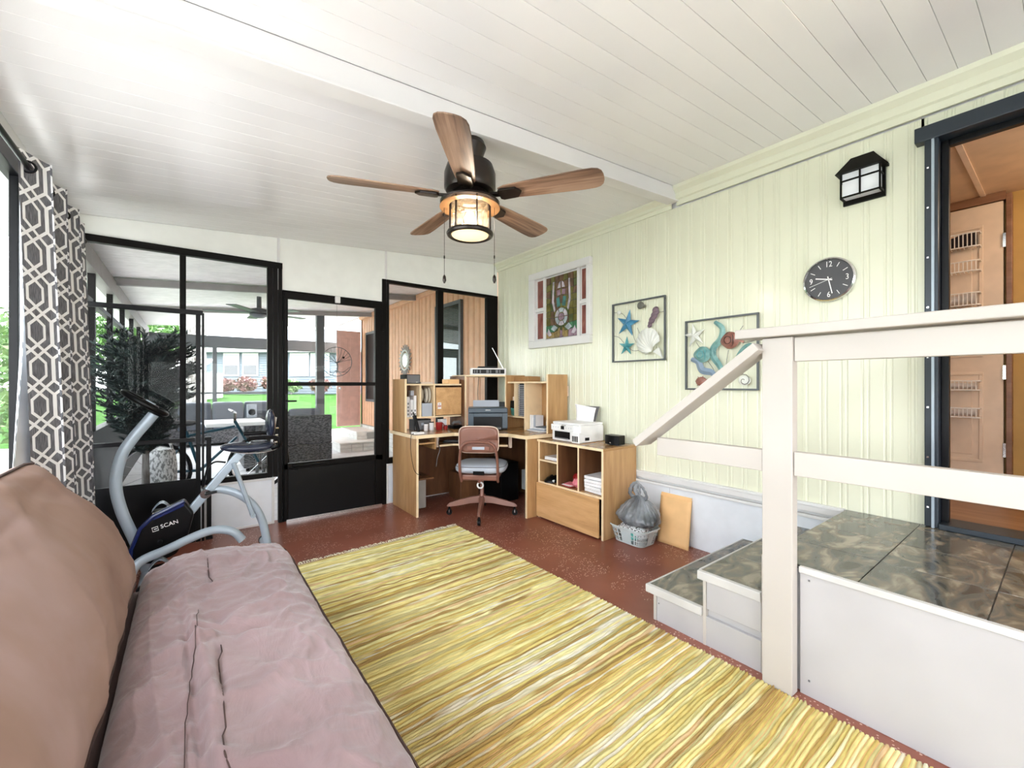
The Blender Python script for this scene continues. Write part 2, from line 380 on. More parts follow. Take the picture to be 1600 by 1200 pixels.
# --- window_1 (left part of the back wall)
def bars(name, parent, y0, y1, lst, mat, bev=.003):
    out = []
    for (x0, x1, z0, z1) in lst: out.append(bx(name, x0, x1, y0, y1, z0, z1, mat, parent, bev))
    return out
w1 = root('window_1')
bars('frame_bar', w1, 4.222, 4.275, [(-.648, .662, 2.235, 2.288), (-.648, .545, .407, .45), (-.648, -.605, .45, 2.235), (-.055, -.015, .45, 2.235), (.545, .585, .407, 2.235), (.590, .625, .407, 2.235), (.630, .660, 0, 2.235)], M['bronze'])
for (x0, x1) in ((-.605, -.055), (-.015, .545)): bx('glass_pane', x0, x1, 4.246, 4.250, .45, 2.235, M['glass'], w1)
w2 = root('window_2')
bars('frame_bar', w2, 4.222, 4.275, [(1.606, 2.928, 2.250, 2.285), (1.606, 2.928, .407, .465), (1.606, 1.632, .465, 2.25), (2.180, 2.252, .465, 2.25), (2.832, 2.928, .465, 2.25)], M['bronze'])
for (x0, x1) in ((1.632, 2.18), (2.252, 2.832)): bx('glass_pane', x0, x1, 4.246, 4.250, .465, 2.25, M['glass'], w2)
d1 = root('door_1')
bars('door_jamb', d1, 4.222, 4.285, [(.664, .672, 0, 2.052), (1.562, 1.603, 0, 2.285), (.672, 1.562, 2.035, 2.052)], M['bronze'])
bars('door_rail', d1, 4.215, 4.255, [(.674, 1.560, 1.978, 2.034), (.705, 1.486, 1.203, 1.237), (.674, 1.560, .46, .512)], M['bronze'])
bars('door_stile', d1, 4.215, 4.255, [(.674, .704, .005, 1.978), (1.487, 1.560, .005, 1.978)], M['bronze'])
bx('kick_plate', .704, 1.487, 4.222, 4.25, .01, .46, M['black'], d1, .003)
bx('sweep_strip', .69, 1.55, 4.205, 4.215, .0, .018, M['chrome'], d1)
for (z0, z1) in ((1.237, 1.978), (.512, 1.203)): bx('glass_pane', .704, 1.487, 4.233, 4.237, z0, z1, M['glass'], d1)
h = MB(); h.box(.680, .700, 4.195, 4.215, 1.00, 1.13).tube([(.69, 4.20, 1.07), (.69, 4.15, 1.07), (.76, 4.145, 1.07)], .008); h.build('door_handle', M['black'], d1)
h = MB(); h.tube([(.74, 4.2, .49), (1.05, 4.2, .49)], .012).tube([(.72, 4.2, .47), (.78, 4.19, .455)], .008); h.build('door_closer', M['black'], d1)
for z in (.75, 1.35, 1.75): bx('hinge', 1.552, 1.572, 4.20, 4.215, z, z+.07, M['bronze'], d1)
tag(bx('door_sensor', 1.10, 1.145, 4.19, 4.215, 1.985, 2.045, M['printerw'], None, .004), 'small white alarm sensor on top rail of storm door', 'sensor')

# --- left wall, glazed
wl = root('wall_left')
b = MB(); b.box(-.72, -.66, -2.3, 4.28, 0, .40); b.build('knee_wall', M['white'], wl)
b = MB(); b.box(-.72, -.66, -2.3, 4.28, 2.30, 2.42); b.build('head_band', M['white'], wl)
w3 = root('window_3')
def ybars(ys, z0, z1, hz=()):
    for (a, b_) in ys: bx('frame_bar', -.684, -.652, a, b_, z0, z1, M['blackmetal'], w3, .003)
ybars([(4.19, 4.235), (3.07, 3.11), (1.90, 1.96), (.75, .81), (-.40, -.34), (-1.55, -1.49)], .45, 2.22)
for z0, z1 in ((.40, .45), (2.22, 2.30)): bx('frame_bar', -.705, -.645, -2.3, 4.235, z0, z1, M['blackmetal'], w3, .003)
bx('frame_bar', -.68, -.66, 3.11, 4.19, 1.49, 1.53, M['blackmetal'], w3, .002)
for (a, b_) in ((3.11, 4.19), (1.96, 3.07), (.81, 1.90), (-.34, .75), (-1.49, -.4)): bx('glass_pane', -.681, -.677, a, b_, .45, 2.22, M['glass'], w3)
# --- rear of the porch (behind the camera): knee wall and posts
wrr = root('wall_rear')
bx('knee_wall', -.7, 3.1, -2.36, -2.30, 0, .40, M['white'], wrr); bx('head_band', -.7, 3.1, -2.36, -2.30, 2.3, 2.72, M['white'], wrr); bx('sky_block_panel', -.66, 3.0, -2.345, -2.335, 1.65, 2.3, M['white'], wrr)  # unseen panel above the opening, added to block high sky light
for x in (-.68, .3, 1.3, 2.3, 3.0): bx('post', x, x+.06, -2.36, -2.30, .40, 2.30, M['bronze'], wrr)

e_ = MB(); e_.prism([(-1.10, -2.4, 2.35), (-.70, -2.4, 2.385), (-.70, -2.4, 2.45), (-1.10, -2.4, 2.42)], (0, 13.9, 0)); struct(e_.build('shading_eave', M['white'], None))  # eave overhang added to keep sun and high sky off the left window
# --- house doorway on the platform
d2 = root('door_2')
for (a, b_, z0, z1, x0) in ((.404, .455, .505, 2.49, 2.955), (-.46, -.41, .505, 2.49, 2.955), (-.50, .49, 2.44, 2.515, 2.94)): bx('door_frame', x0, 3.12, a, b_, z0, z1, M['navyblack'], d2, .004)
bx('inner_stop', 3.02, 3.06, .375, .404, .53, 2.44, M['blackmetal'], d2, .003); bx('inner_stop', 3.02, 3.06, -.41, -.38, .53, 2.44, M['blackmetal'], d2, .003)
bx('inner_stop', 3.02, 3.06, -.38, .375, 2.41, 2.44, M['blackmetal'], d2, .003)
bx('jamb_bead', 2.945, 2.957, .418, .428, .505, 2.44, M['grey'], d2)
bx('threshold', 2.945, 3.12, -.41, .404, .502, .53, M['navyblack'], d2, .004)
for z in (.6, .85, 1.1, 1.35, 1.6, 1.85, 2.1, 2.3): bx('screw', 2.951, 2.956, .438, .446, z, z+.008, M['chrome'], d2)
M['tanceil'] = flat('tan_ceiling', (.62, .45, .30), .6); M['mustard'] = flat('mustard_wall', (.46, .27, .075), .6); M['browntrim'] = wood('brown_trim', (.16, .07, .03), (.22, .10, .05), (.28, .14, .07), 'y')
M['cream'] = flat('cream_paint', (.72, .56, .42), .45)
M['lam'] = wood('laminate_floor', (.16, .07, .03), (.28, .135, .06), (.40, .22, .11), 'y', .35, 2.2)
ir = root('wall_inner')
bx('inner_wall', 4.24, 4.3, -1.2, 1.4, .45, 2.5, M['mustard'], ir); bx('inner_wall', 3.12, 4.3, 1.4, 1.46, .45, 2.5, M['mustard'], ir); bx('inner_wall', 3.12, 4.3, -1.26, -1.2, .45, 2.5, M['mustard'], ir)
struct(bx('ceiling_inner', 3.12, 4.3, -1.2, 1.4, 2.46, 2.52, M['tanceil']))
for y in (-.62, -.13, .36, .85): bx('ceiling_batten', 3.13, 4.235, y-.012, y+.012, 2.452, 2.461, M['cream'], bpy.data.objects['ceiling_inner'])
fi = struct(bx('floor_inner', 3.1, 4.3, -1.2, 1.4, .42, .505, M['browntrim'])); q = None
for i in range(9):
    for j in range(3):
        y = -1.19 + j*.86 + (i % 3)*.0
        if q is None: q = bx('floor_plank', 3.121, 3.246, -1.19, -.332, .505, .517, M['lam'], fi, .001); QL = q.location.copy()
        else: dup(q, fi, QL + Vector((.1245*i, .8605*j, 0)))
d3 = root('door_3')
bx('door_leaf', 4.175, 4.21, .272, 1.05, .53, 2.40, M['cream'], d3, .003)
for (a, b_, z0, z1) in ((.36, .63, 1.40, 2.27), (.70, .97, 1.40, 2.27), (.36, .63, .70, 1.30), (.70, .97, .70, 1.30)):
    k = MB(); k.box(4.168, 4.176, a, b_, z0, z0+.02).box(4.168, 4.176, a, b_, z1-.02, z1).box(4.168, 4.176, a, a+.02, z0+.02, z1-.02).box(4.168, 4.176, b_-.02, b_, z0+.02, z1-.02)
    k.build('panel_moulding', M['cream'], d3, .003); bx('raised_panel', 4.170, 4.176, a+.05, b_-.05, z0+.05, z1-.05, M['cream'], d3, .004)
for z in (2.10, 1.25, .75): bx('hinge', 4.165, 4.18, .262, .275, z, z+.09, M['chrome'], d3)
k = MB(); k.box(4.165, 4.24, .235, .262, .52, 2.44).box(4.165, 4.24, .262, 1.1, 2.405, 2.46); k.build('door_casing', M['browntrim'], d3, .003)
pl_ = bpy.data.lights.new('hall_lamp', 'POINT'); pl_.energy = 17; pl_.color = (1, .80, .60); pl_.shadow_soft_size = .12
o = bpy.data.objects.new('hall_lamp', pl_); C.objects.link(o); o.location = (3.6, -.45, 2.25)
hl = thing('hall_ceiling_light', 'small round light on the tan ceiling inside the doorway', 'ceiling light', (3.6, -.45, 2.46))
b = MB(); b.lathe([(.02, -.08), (.09, -.06), (.12, -.02), (.12, 0)], (3.6, -.45, 2.46)); bsd = bsdf('lamp_glow', (1, .8, .55), .5, Emission_Strength=6.0)[0]; bsd.node_tree.nodes['Principled BSDF'].inputs['Emission Color'].default_value = (1, .75, .45, 1); b.build('diffuser', bsd, hl, smooth=True)
# racks on the inner door
M['wire'] = flat('white_wire', (.80, .76, .72), .4); M['darkcloth'] = flat('dark_cloth', (.025, .018, .022), .9); M['whitecloth'] = flat('white_cloth', (.62, .55, .50), .9)
for i, (z, h_, kind, lb) in enumerate(((2.125, .09, 'dark', 'top white wire door rack filled with dark cloth'), (1.965, .065, None, 'second white wire door rack from the top, nearly empty'), (1.74, .08, 'white', 'wire door rack just above the handrail with white cloth over a dark bin'),
                                   (1.18, .06, 'rolls', 'wire door rack just below the handrail with pale boxes'), (1.00, .06, 'white', 'lowest white wire door rack with draped cloth'))):
    t = thing('door_rack', lb, 'rack', (4.14, .6, z), 0)
    k = MB()
    for zz in (z, z+h_): k.tube([(4.17, .37, zz), (4.10, .37, zz), (4.09, .40, zz), (4.09, .93, zz), (4.10, .96, zz), (4.17, .96, zz)], .0045, 6)
    k.build('rim_wire', M['wire'], t)
    k = MB()
    for j in range(30): y = .385+j*.0195; k.tube([(4.165, y, z), (4.092, y, z), (4.088, y, z+h_)], .0028, 5)
    q = k.build('basket_wires', M['wire'], t)
    if kind:
        mt = M['darkcloth'] if kind == 'dark' else M['whitecloth']
        nm = {'dark': ('dark cloth heaped in the top wire door rack', 'cloth'), 'white': ('white cloth lying in the wire rack %s the handrail' % ('above' if z > 1.3 else 'below'), 'cloth'), 'rolls': ('pale boxes lined up in the wire rack just below the handrail', 'boxes')}[kind]
        g = MB(); n0 = random.random()*9
        g.grid(lambda u, v: (4.128+.036*cos(2*pi*v), .385+.55*u, z+.008+(h_*.55+(.03 if kind == 'dark' else .012)*noise.noise(Vector((u*7, n0, 0)))+h_*.25)*(1+sin(2*pi*v))*.5 * (1.15 if kind != 'rolls' else .9)), 40, 10)
        tag(g.build({'dark': 'folded_cloth', 'white': 'draped_cloth', 'rolls': 'box_row'}[kind], mt, None, smooth='all'), *nm)

# ------------------------------------------------------------------ platform, steps and railing
pf = thing('platform_steps', 'white painted entry platform with two side steps topped in dark slate tile', 'steps', (2.45, 0, 0))
bx('platform_core', 1.945, 2.995, -1.6, .785, 0, .488, M['platpaint'], pf)
bx('front_panel', 1.928, 1.945, -1.6, .655, 0, .475, M['platpaint'], pf, .002)
bx('edge_strip', 1.915, 1.935, -1.6, .655, .478, .502, M['nosing'], pf, .002)
bx('corner_trim', 1.922, 1.946, .768, .795, 0, .502, M['railpaint'], pf, .002)
bx('inside_riser', 1.945, 2.995, .785, .790, .34, .495, M['platpaint'], pf)
def tiles(xs, ys, z, name='tile'):
    q = None
    for i in range(len(xs)-1):
        for j in range(len(ys)-1): bx(name, xs[i]+.0015, xs[i+1]-.0015, ys[j]+.0015, ys[j+1]-.0015, z-.010, z+random.uniform(-.0006, .0006), M['tile'], pf, .0015)
xs = [1.936, 2.235, 2.55, 2.865, 2.997]
tiles(xs, [.788, .473, .158, -.157, -.472, -.787][::-1], .502)
bx('grout_bed', 1.937, 2.996, -1.6, .787, .486, .494, M['inkgrey'], pf)
bx('step_body', 1.945, 2.995, .795, 1.035, 0, .325, M['platpaint'], pf); bx('side_board', 1.925, 1.945, .797, 1.035, .17, .305, M['platpaint'], pf, .002)
bx('corner_trim', 1.922, 1.946, 1.037, 1.052, .0, .305, M['railpaint'], pf, .002)
bx('step_body', 1.945, 2.995, 1.035, 1.30, 0, .155, M['platpaint'], pf); bx('side_board', 1.925, 1.945, .797, 1.30, 0, .135, M['platpaint'], pf, .002)
bx('corner_trim', 1.922, 1.946, 1.302, 1.318, 0, .135, M['railpaint'], pf, .002)
bx('grout_bed', 1.937, 2.996, .795, 1.068, .325, .334, M['inkgrey'], pf); bx('grout_bed', 1.937, 2.996, 1.04, 1.348, .152, .162, M['inkgrey'], pf)
bx('nosing', 1.912, 1.936, .795, 1.075, .302, .342, M['nosing'], pf, .003); bx('nosing', 1.936, 2.997, 1.069, 1.079, .302, .342, M['nosing'], pf, .003)
bx('nosing', 1.912, 1.936, 1.055, 1.36, .132, .172, M['nosing'], pf, .003); bx('nosing', 1.936, 2.997, 1.350, 1.360, .132, .172, M['nosing'], pf, .003)
tiles(xs, [.792, 1.068], .341); tiles(xs, [1.04, 1.35], .171)
for (y, z) in ((.62, .45), (.62, .06), (-.3, .3), (1.285, .09)): bx('screw_head', 1.9235, 1.9285, y, y+.006, z, z+.006, M['inkgrey'], pf)
rl = thing('railing', 'cream painted wooden railing with post, handrail and sloping stair rail', 'railing', (1.9, .7, 0))
bx('post', 1.872, 1.924, .662, .772, .0, 1.405, M['railpaint'], rl, .003)
bx('top_board', 1.885, 1.922, -1.5, .660, 1.308, 1.402, M['railpaint'], rl, .003)
bx('handrail_cap', 1.835, 1.965, -1.5, .865, 1.408, 1.446, M['railpaint'], rl, .004)
bx('mid_board', 1.880, 1.918, -1.5, .660, .862, .955, M['railpaint'], rl, .003)
bx('lower_side_board', 1.880, 1.918, .774, 1.27, .862, .950, M['railpaint'], rl, .003)
b = MB(); b.beam((1.885, 1.365, .915), (1.885, .775, 1.372), .13, .038); b.build('sloping_rail', M['railpaint'], rl, .003)

# ------------------------------------------------------------------ rug
def rugpt(u, v):   # u across 0..1 left-right, v along 0 far .. 1 near
    a = Vector((.58, 3.150, 0)).lerp(Vector((.44, -.95, 0)), v); b_ = Vector((1.835, 3.215, 0)).lerp(Vector((1.888, -.95, 0)), v); return a.lerp(b_, u)
rg = thing('rug', 'yellow striped rag rug with fringed end on the red brown floor', 'rug', (1.2, 1.4, 0))
pal = [(.64, .53, .19), (.72, .62, .26), (.76, .70, .38), (.58, .44, .14), (.46, .32, .10), (.70, .64, .30), (.74, .70, .52), (.60, .54, .24), (.36, .24, .09), (.78, .72, .36), (.48, .42, .20), (.62, .44, .24), (.74, .71, .60)]
b = MB(); cols = []; rows = 318; nx = 84; n1 = []
def wob(u, v): return .010*noise.noise(Vector((u*2.2, v*26, 3))) + .006*noise.noise(Vector((u*7, v*60, 9)))
for r in range(rows):
    base = random.choice(pal); alt = random.choice(pal); hh = random.uniform(.004, .013); k = len(b.v); ph = random.random()*50; run = random.uniform(1.5, 4)
    for i in range(nx+1):
        u = i/nx; v0 = r/rows; v1 = (r+1)/rows
        t = noise.noise(Vector((u*run, ph, 0))); mixf = min(1, max(0, (t+.02)*8)); c = [base[q]*(1-mixf)+alt[q]*mixf for q in range(3)]
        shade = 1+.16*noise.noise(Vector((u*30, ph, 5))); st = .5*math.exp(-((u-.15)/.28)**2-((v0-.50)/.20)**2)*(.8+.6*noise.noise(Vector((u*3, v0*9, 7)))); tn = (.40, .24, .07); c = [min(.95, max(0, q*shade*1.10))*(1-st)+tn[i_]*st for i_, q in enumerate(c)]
        hz = hh*(.85+.75*noise.noise(Vector((u*16, ph, 2))))+.003
        p0, p1 = rugpt(u, v0), rugpt(u, v1); d = p1-p0; w0, w1 = wob(u, v0), wob(u, v1); e = .003*noise.noise(Vector((v0*90, u*3, 1)))
        for (f, z, w) in ((0, .0012, w0), (.25, hz*.8, w0), (.7, hz, w1), (1.0, .0012, w1)):
            q = p0+d*f+Vector((0, w, z)); b.v.append(q); cols.append([x_*(.62 if z < .002 else 1.0) for x_ in c] if False else c)
    for i in range(nx):
        for j in range(3): a = k+i*4+j; b.f.append((a, a+1, a+5, a+4))
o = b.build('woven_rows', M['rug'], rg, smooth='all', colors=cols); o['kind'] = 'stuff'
b = MB(); b.prism([rugpt(0, .001)+Vector((0.004, 0, .001)), rugpt(0, 1)+Vector((0.004, 0, .001)), rugpt(1, 1)+Vector((-.004, 0, .001)), rugpt(1, .001)+Vector((-.004, 0, .001))], (0, 0, .002)); b.build('backing', M['manila'], rg)
b = MB()
for i in range(200):
    p = rugpt(i/199, 0); a = random.uniform(-.02, .02); l = random.uniform(.02, .05)
    b.tube([p+Vector((0, -.01, .006)), p+Vector((a*.5, l*.5, .009)), p+Vector((a+random.uniform(-.01, .01), l, .003))], .0016, 4)
o = b.build('fringe', flat('fringe_cream', (.80, .76, .58), .9), rg); o['kind'] = 'stuff'

# ------------------------------------------------------------------ futon
fu = thing('futon', 'mauve suede futon sofa with dark piping along the left window wall', 'sofa', (.05, 1, 0))
def wr_(p, k=1): return noise.noise(p*k)
# seat: superellipse cross section in x (0..1 across), swept along y
def ridge(x, y, z=0): return max(0, 1-abs(noise.noise(Vector((x, y, z))))*3.2)**2
def seat(u, v):
    y = -1.0 + 3.5*v; X0, X1, Z0, Z1 = -.162, .395, .235, .440
    u = u % 1.0; t = pi*(u/.78) if u < .78 else pi + pi*(u-.78)/.22          # most samples on the upper face
    ct, st = cos(t), sin(t); sx = math.copysign(abs(ct)**.55, ct); sz = math.copysign(abs(st)**.6, st)
    endf = min(1, max(0, (1-v)/.035)); endf = endf**.4 if endf < 1 else 1
    cx, cz = (X0+X1)/2, (Z0+Z1)/2
    x = cx + (X1-X0)/2*sx*(.93+.07*endf); z = cz + (Z1-Z0)/2*sz*(.45+.55*endf)
    if st > 0:
        k = st**.5
        z += k*(.020*wr_(Vector((x*2.5, y*1.6, 1))) + .010*wr_(Vector((x*9, y*3.5, 4))))
        z += k*(.015*ridge(x*3.2+y*1.2, y*2.6-x*2.0, 2) + .010*ridge(x*6+y*3, y*6-x*6, 8) + .005*ridge(x*16+y*7, y*13-x*9, 5))
        z += k*.013*ridge((x-.07)*9+.8*y, y*.9, 21)*math.exp(-((x-.0)/.11)**2)             # long folds by the seam
        xs_ = .070+.008*sin(y*4.4); z -= k*.016*math.exp(-((x-xs_)/.0065)**2); z += k*.006*math.exp(-((x-xs_)/.025)**2)
        xf = .005+.03*sin(y*1.9+.4); z -= k*.018*math.exp(-((x-xf)/.010)**2)*max(0, min(1, (2.0-y)*1.6)); z += k*.014*math.exp(-((x-xf-.03)/.018)**2)*max(0, min(1, (2.0-y)*1.6))
        for (bx_, by_) in ((.10, 1.60), (.10, .72), (.12, -.3)):
            d = ((x-bx_)**2+((y-by_)*.8)**2)**.5; z -= k*.022*math.exp(-(d/.035)**2)
            an = math.atan2(y-by_, x-bx_); z += k*.010*sin(an*6+.5)*math.exp(-((d-.08)/.055)**2)
    return Vector((x, y, z))
SU, SV = 200, 330
b = MB(); b.grid(seat, SU, SV); b.f.append(tuple(i*(SV+1)+SV for i in range(SU)))
b.build('seat_mattress', M['mauve'], fu, smooth='all')
def pipe(fn, r=.006): q = MB(); q.tube([fn(i/80) for i in range(81)], r, 6); return q
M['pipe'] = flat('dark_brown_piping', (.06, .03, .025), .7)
u_top = .045; pipe(lambda s: seat(u_top, s*.985)+Vector((.002, 0, .002)), .0055).build('piping', M['pipe'], fu, smooth=True)
pipe(lambda s: seat(.955, s*.985)+Vector((.004, 0, 0)), .005).build('piping', M['pipe'], fu, smooth=True)
# back: leaning slab from crease to the top edge
def back(u, v):
    y = -1.0 + 3.42*v; t = 2*pi*u; ct, st = cos(t), sin(t); sx = math.copysign(abs(ct)**.45, ct); sz = math.copysign(abs(st)**.55, st)
    endf = min(1, max(0, (1-v)/.05)); endf = endf**.4 if endf < 1 else 1
    L, T = .60, .17; a = R(60)                     # lean angle above horizontal
    along = L/2*sx*(.86+.14*endf); th = T/2*sz*(.4+.6*endf)
    if st > 0: th += .018*wr_(Vector((along*3, y*1.4, 11)))+.008*wr_(Vector((along*8+y*2, y*4, 14))) + .035*math.exp(-((along+.02)/.16)**2)
    if st > 0: th += .004*wr_(Vector((along*22, y*9, 3))) + .008*ridge(along*2.4+y*.8, y*1.8-along*1.5, 31) + .004*ridge(along*6, y*5, 33) - .012*math.exp(-((along-.17-.01*sin(y*5))/.012)**2)*max(0, sin(y*1.6))
    c = Vector((-.362, y, .655)); d = Vector((-cos(a), 0, sin(a))); n_ = Vector((sin(a), 0, cos(a)))
    return c + d*along + n_*th
b = MB(); b.grid(back, 130, 260); b.f.append(tuple(i*261+260 for i in range(130)))
b.build('back_mattress', M['tan'], fu, smooth='all')
pipe(lambda s: back(.055, s*.975)+Vector((.002, 0, .002)), .0055).build('piping', M['pipe'], fu, smooth=True)
pipe(lambda s: back(.455, s*.975)+Vector((.003, 0, .0)), .006).build('piping', M['pipe'], fu, smooth=True)
def on_seat(xt, v, dz=.0052):
    best = min((seat(.10+.0035*i, v) for i in range(172)), key=lambda p: abs(p.x-xt)); return best+Vector((0, 0, dz))
for xo, v0, v1, rr_ in ((.070, .02, .955, .0016), (.008, .02, .80, .0012)):
    q = MB(); q.tube([on_seat(xo+.008*sin((-1+3.5*v)*4.4)*(1 if xo > .05 else 2), v) for v in [v0+(v1-v0)*i/90 for i in range(91)]], rr_, 5); q.build('seam', M['pipe'], fu, smooth='all')
for (x, y) in ((.10, 1.60), (.10, .72)): q = MB(); q.ellip((x, y, .436), (.006, .008, .004)); q.build('tuft_button', M['pipe'], fu, smooth='all')
fr = MB(); fr.tube([(.34, -1.0, .21), (.34, 2.45, .21)], .018, 10).tube([(-.16, -1.0, .24), (-.16, 2.47, .24)], .02, 10); fr.build('seat_rail', M['blackmetal'], fu, smooth=True)
fr = MB(); fr.tube([(-.20, -1, .36), (-.20, 2.40, .36)], .016, 8).tube([(-.47, -1, .86), (-.47, 2.3, .86)], .014, 8)
for i in range(9): y = -1+i*.42; fr.tube([(-.20, y, .36), (-.47, y, .84)], .008, 6)
fr.build('back_frame', M['blackmetal'], fu, smooth=True)
q = MB(); q.box(-.235, -.13, -1.0, 2.42, .27, .335); q.build('gap_shade_strip', M['pipe'], fu, .01)  # dark strip filling the seat-to-back gap, standing in for its shade
for (x, y) in ((.34, 2.38), (-.40, 2.38), (.34, -.9), (-.40, -.9)): q = MB(); q.tube([(x, y, 0), (x, y, .21)], .018, 10); q.build('leg', M['blackmetal'], fu)
for y in (2.38, -.9): q = MB(); q.tube([(.34, y, .20), (-.40, y, .20)], .015, 8); q.build('end_rail', M['blackmetal'], fu)
for i in range(12): y = -.9+i*.29; q = MB(); q.tube([(.34, y, .215), (-.16, y, .225)], .007, 6); q.build('deck_wire', M['blackmetal'], fu)

# ------------------------------------------------------------------ curtain and rod
cr_ = thing('curtain_rod', 'black metal curtain rod above the left window', 'curtain rod', (-.56, 1, 2.17))
b = MB(); b.tube([(-.56, -1.6, 2.172), (-.56, 3.95, 2.172)], .011, 12); b.build('rod', M['blackmetal'], cr_, smooth=True)
b = MB(); b.ellip((-.56, 3.98, 2.172), (.022, .03, .022)); b.build('finial', M['blackmetal'], cr_, smooth='all')
for y in (3.9, 1.0): b = MB(); b.tube([(-.65, y, 2.15), (-.56, y, 2.15), (-.56, y, 2.165)], .007, 8); b.build('bracket', M['blackmetal'], cr_)
cu = thing('curtain', 'grey and white geometric trellis curtain gathered at the left window', 'curtain', (-.56, 3.2, 0))
YA, YB_, ZT, ZB = 2.76, 3.76, 2.235, .06; NW = 160; NH = 60
def cpos(s, w, off=0):
    z = ZT + (ZB-ZT)*w; ya = YA+.28*w; yb = YB_+.20*w
    ph = s*2*pi*3.2-.6
    return Vector((-.555 + off + (.050+.006*w)*sin(ph) + .014*w*sin(ph*.5+1) + .045*w*s, ya+(yb-ya)*s + .03*sin(2*ph), z))
b = MB(); uv = []; arc = [0]
for i in range(1, NW+1): arc.append(arc[-1]+(cpos(i/NW, 0)-cpos((i-1)/NW, 0)).length)
for i in range(NW+1):
    for j in range(NH+1): b.v.append(cpos(i/NW, j/NH)); uv.append((arc[i]+.02, j/NH*(ZT-ZB)))
for i in range(NW):
    for j in range(NH): a = i*(NH+1)+j; b.f.append((a, a+NH+1, a+NH+2, a+1))
b.build('curtain_panel', M['curtain'], cu, smooth='all', uvs=uv)
def lining(s, w, x0=0): e = YA+.14-.48*max(0, w-.38); return Vector((-.60-.012*sin(s*9)-.01*w, e+(YA+.45*w+.12-e)*s, ZT-.01+(ZB-ZT)*w))
b = MB(); b.grid(lining, 30, 30); b.build('white_lining', flat('curtain_lining', (.80, .82, .86), .8), cu, smooth='all')
b = MB(); uv2 = []; 
for i in range(7):
    for j in range(41): p = lining(i/6*.085*(1+j/40), j/40); b.v.append(p+Vector((.004, -.004, 0))); uv2.append((.11+i/6*.05, j/40*2.17))
for i in range(6):
    for j in range(40): q = i*41+j; b.f.append((q, q+41, q+42, q+1))
b.build('turned_hem', M['curtain'], cu, smooth='all', uvs=uv2)
for k in range(9):
    s = (k+.25)/9*1.0
    y = cpos((k*.5)/4.5, 0).y if k else YA+.01
    g = MB(); g.tube([Vector((-.56+.024*cos(t), y, 2.172+.024*sin(t))) for t in [2*pi*q/20 for q in range(20)]], .005, 6, closed=True); g.build('grommet', M['blackmetal'], cu, smooth=True)

# ------------------------------------------------------------------ dark screen door standing in front of window_1
sd = thing('screen_door', 'black framed screen door standing open in front of the left back window', 'door', (-.25, 4.12, 0))
for (x0, x1, z0, z1) in ((-.60, .09, 1.755, 1.79), (-.56, .04, .775, .805), (-.56, .04, .0, .03)): bx('rail', x0, x1, 4.095, 4.120, z0, z1, M['blackmetal'], sd, .002)
for (x0, x1) in ((-.60, -.555), (.045, .075)): bx('stile', x0, x1, 4.095, 4.120, 0, 1.755, M['blackmetal'], sd, .002)
bx('side_channel', .083, .098, 4.09, 4.13, 0, 1.77, M['blackmetal'], sd, .002)
bx('kick_panel', -.555, .045, 4.10, 4.112, .03, .49, M['black'], sd); 
bx('screen_mesh', -.555, .045, 4.106, 4.108, .49, 1.755, M['screen'], sd)
gt = thing('low_gate_frame', 'short black gate frame beside the screen door behind the exercise bike', 'gate', (.12, 4.15, 0))
bx('post', .115, .145, 4.14, 4.165, 0, .80, M['blackmetal'], gt, .002); bx('top_bar', .101, .115, 4.14, 4.165, .775, .80, M['blackmetal'], gt); bx('foot', .108, .152, 4.10, 4.20, 0, .02, M['blackmetal'], gt)

# ------------------------------------------------------------------ ceiling fan
FX, FY, FZ = 1.18, 1.92, 2.20
fan = thing('ceiling_fan', 'ceiling fan with five brown wood blades and a lit seeded glass lantern', 'ceiling fan', (FX, FY, FZ))
M['fanmetal'] = flat('oil_rubbed_bronze', (.022, .016, .013), .3, .5)
def wood_blade():
    m, t, b = bsdf('walnut_blade', (.2, .1, .06), .45)
    n = node(t, 'TexNoise', Scale=9, Detail=7, Distortion=1.0); t.links.new(coords(t, (.12, 1, 1), True), n.inputs['Vector'])
    n2 = node(t, 'TexNoise', Scale=70, Detail=3); t.links.new(coords(t, (.05, 1, 1), True), n2.inputs['Vector'])
    t.links.new(ramp(t, (N(t, n.outputs[0])*.6+N(t, n2.outputs[0])*.4).s, [(.38, (.085, .045, .03)), (.5, (.22, .13, .085)), (.62, (.36, .235, .165))]), b.inputs['Base Color']); return m
M['blade'] = wood_blade()
b = MB(); b.lathe([(.075, .288), (.085, .262), (.075, .235), (.062, .19), (.12, .165), (.135, .12), (.135, .045), (.125, .03), (.09, .02)], (FX, FY, FZ), 36); b.build('motor_housing', M['fanmetal'], fan, smooth=True)
b = MB(); b.lathe([(.09, .025), (.115, -.005), (.155, -.03), (.152, -.034), (.11, -.012)], (FX, FY, FZ), 40, cap=False); b.build('light_hood', M['fanmetal'], fan, smooth=True, solid=.002)
b = MB(); b.lathe([(.110, -.045), (.158, -.052), (.158, -.056), (.110, -.050)], (FX, FY, FZ), 40, cap=False); b.build('reflector_disc', flat('copper_disc', (.30, .16, .07), .35, .5), fan, smooth=True)
m = bpy.data.materials.new('seeded_glass'); m.use_nodes = True; t = m.node_tree; bs = t.nodes['Principled BSDF']
tr_ = node(t, 'BsdfTranslucent', Color=(.075, .055, .032, 1)); tp = node(t, 'BsdfTransparent'); ms = node(t, 'MixShader', Fac=.42); ms2 = node(t, 'MixShader', Fac=.08); gl = node(t, 'BsdfGlossy', Roughness=.1)
t.links.new(tp.outputs[0], ms.inputs[1]); t.links.new(tr_.outputs[0], ms.inputs[2]); t.links.new(ms.outputs[0], ms2.inputs[1]); t.links.new(gl.outputs[0], ms2.inputs[2])
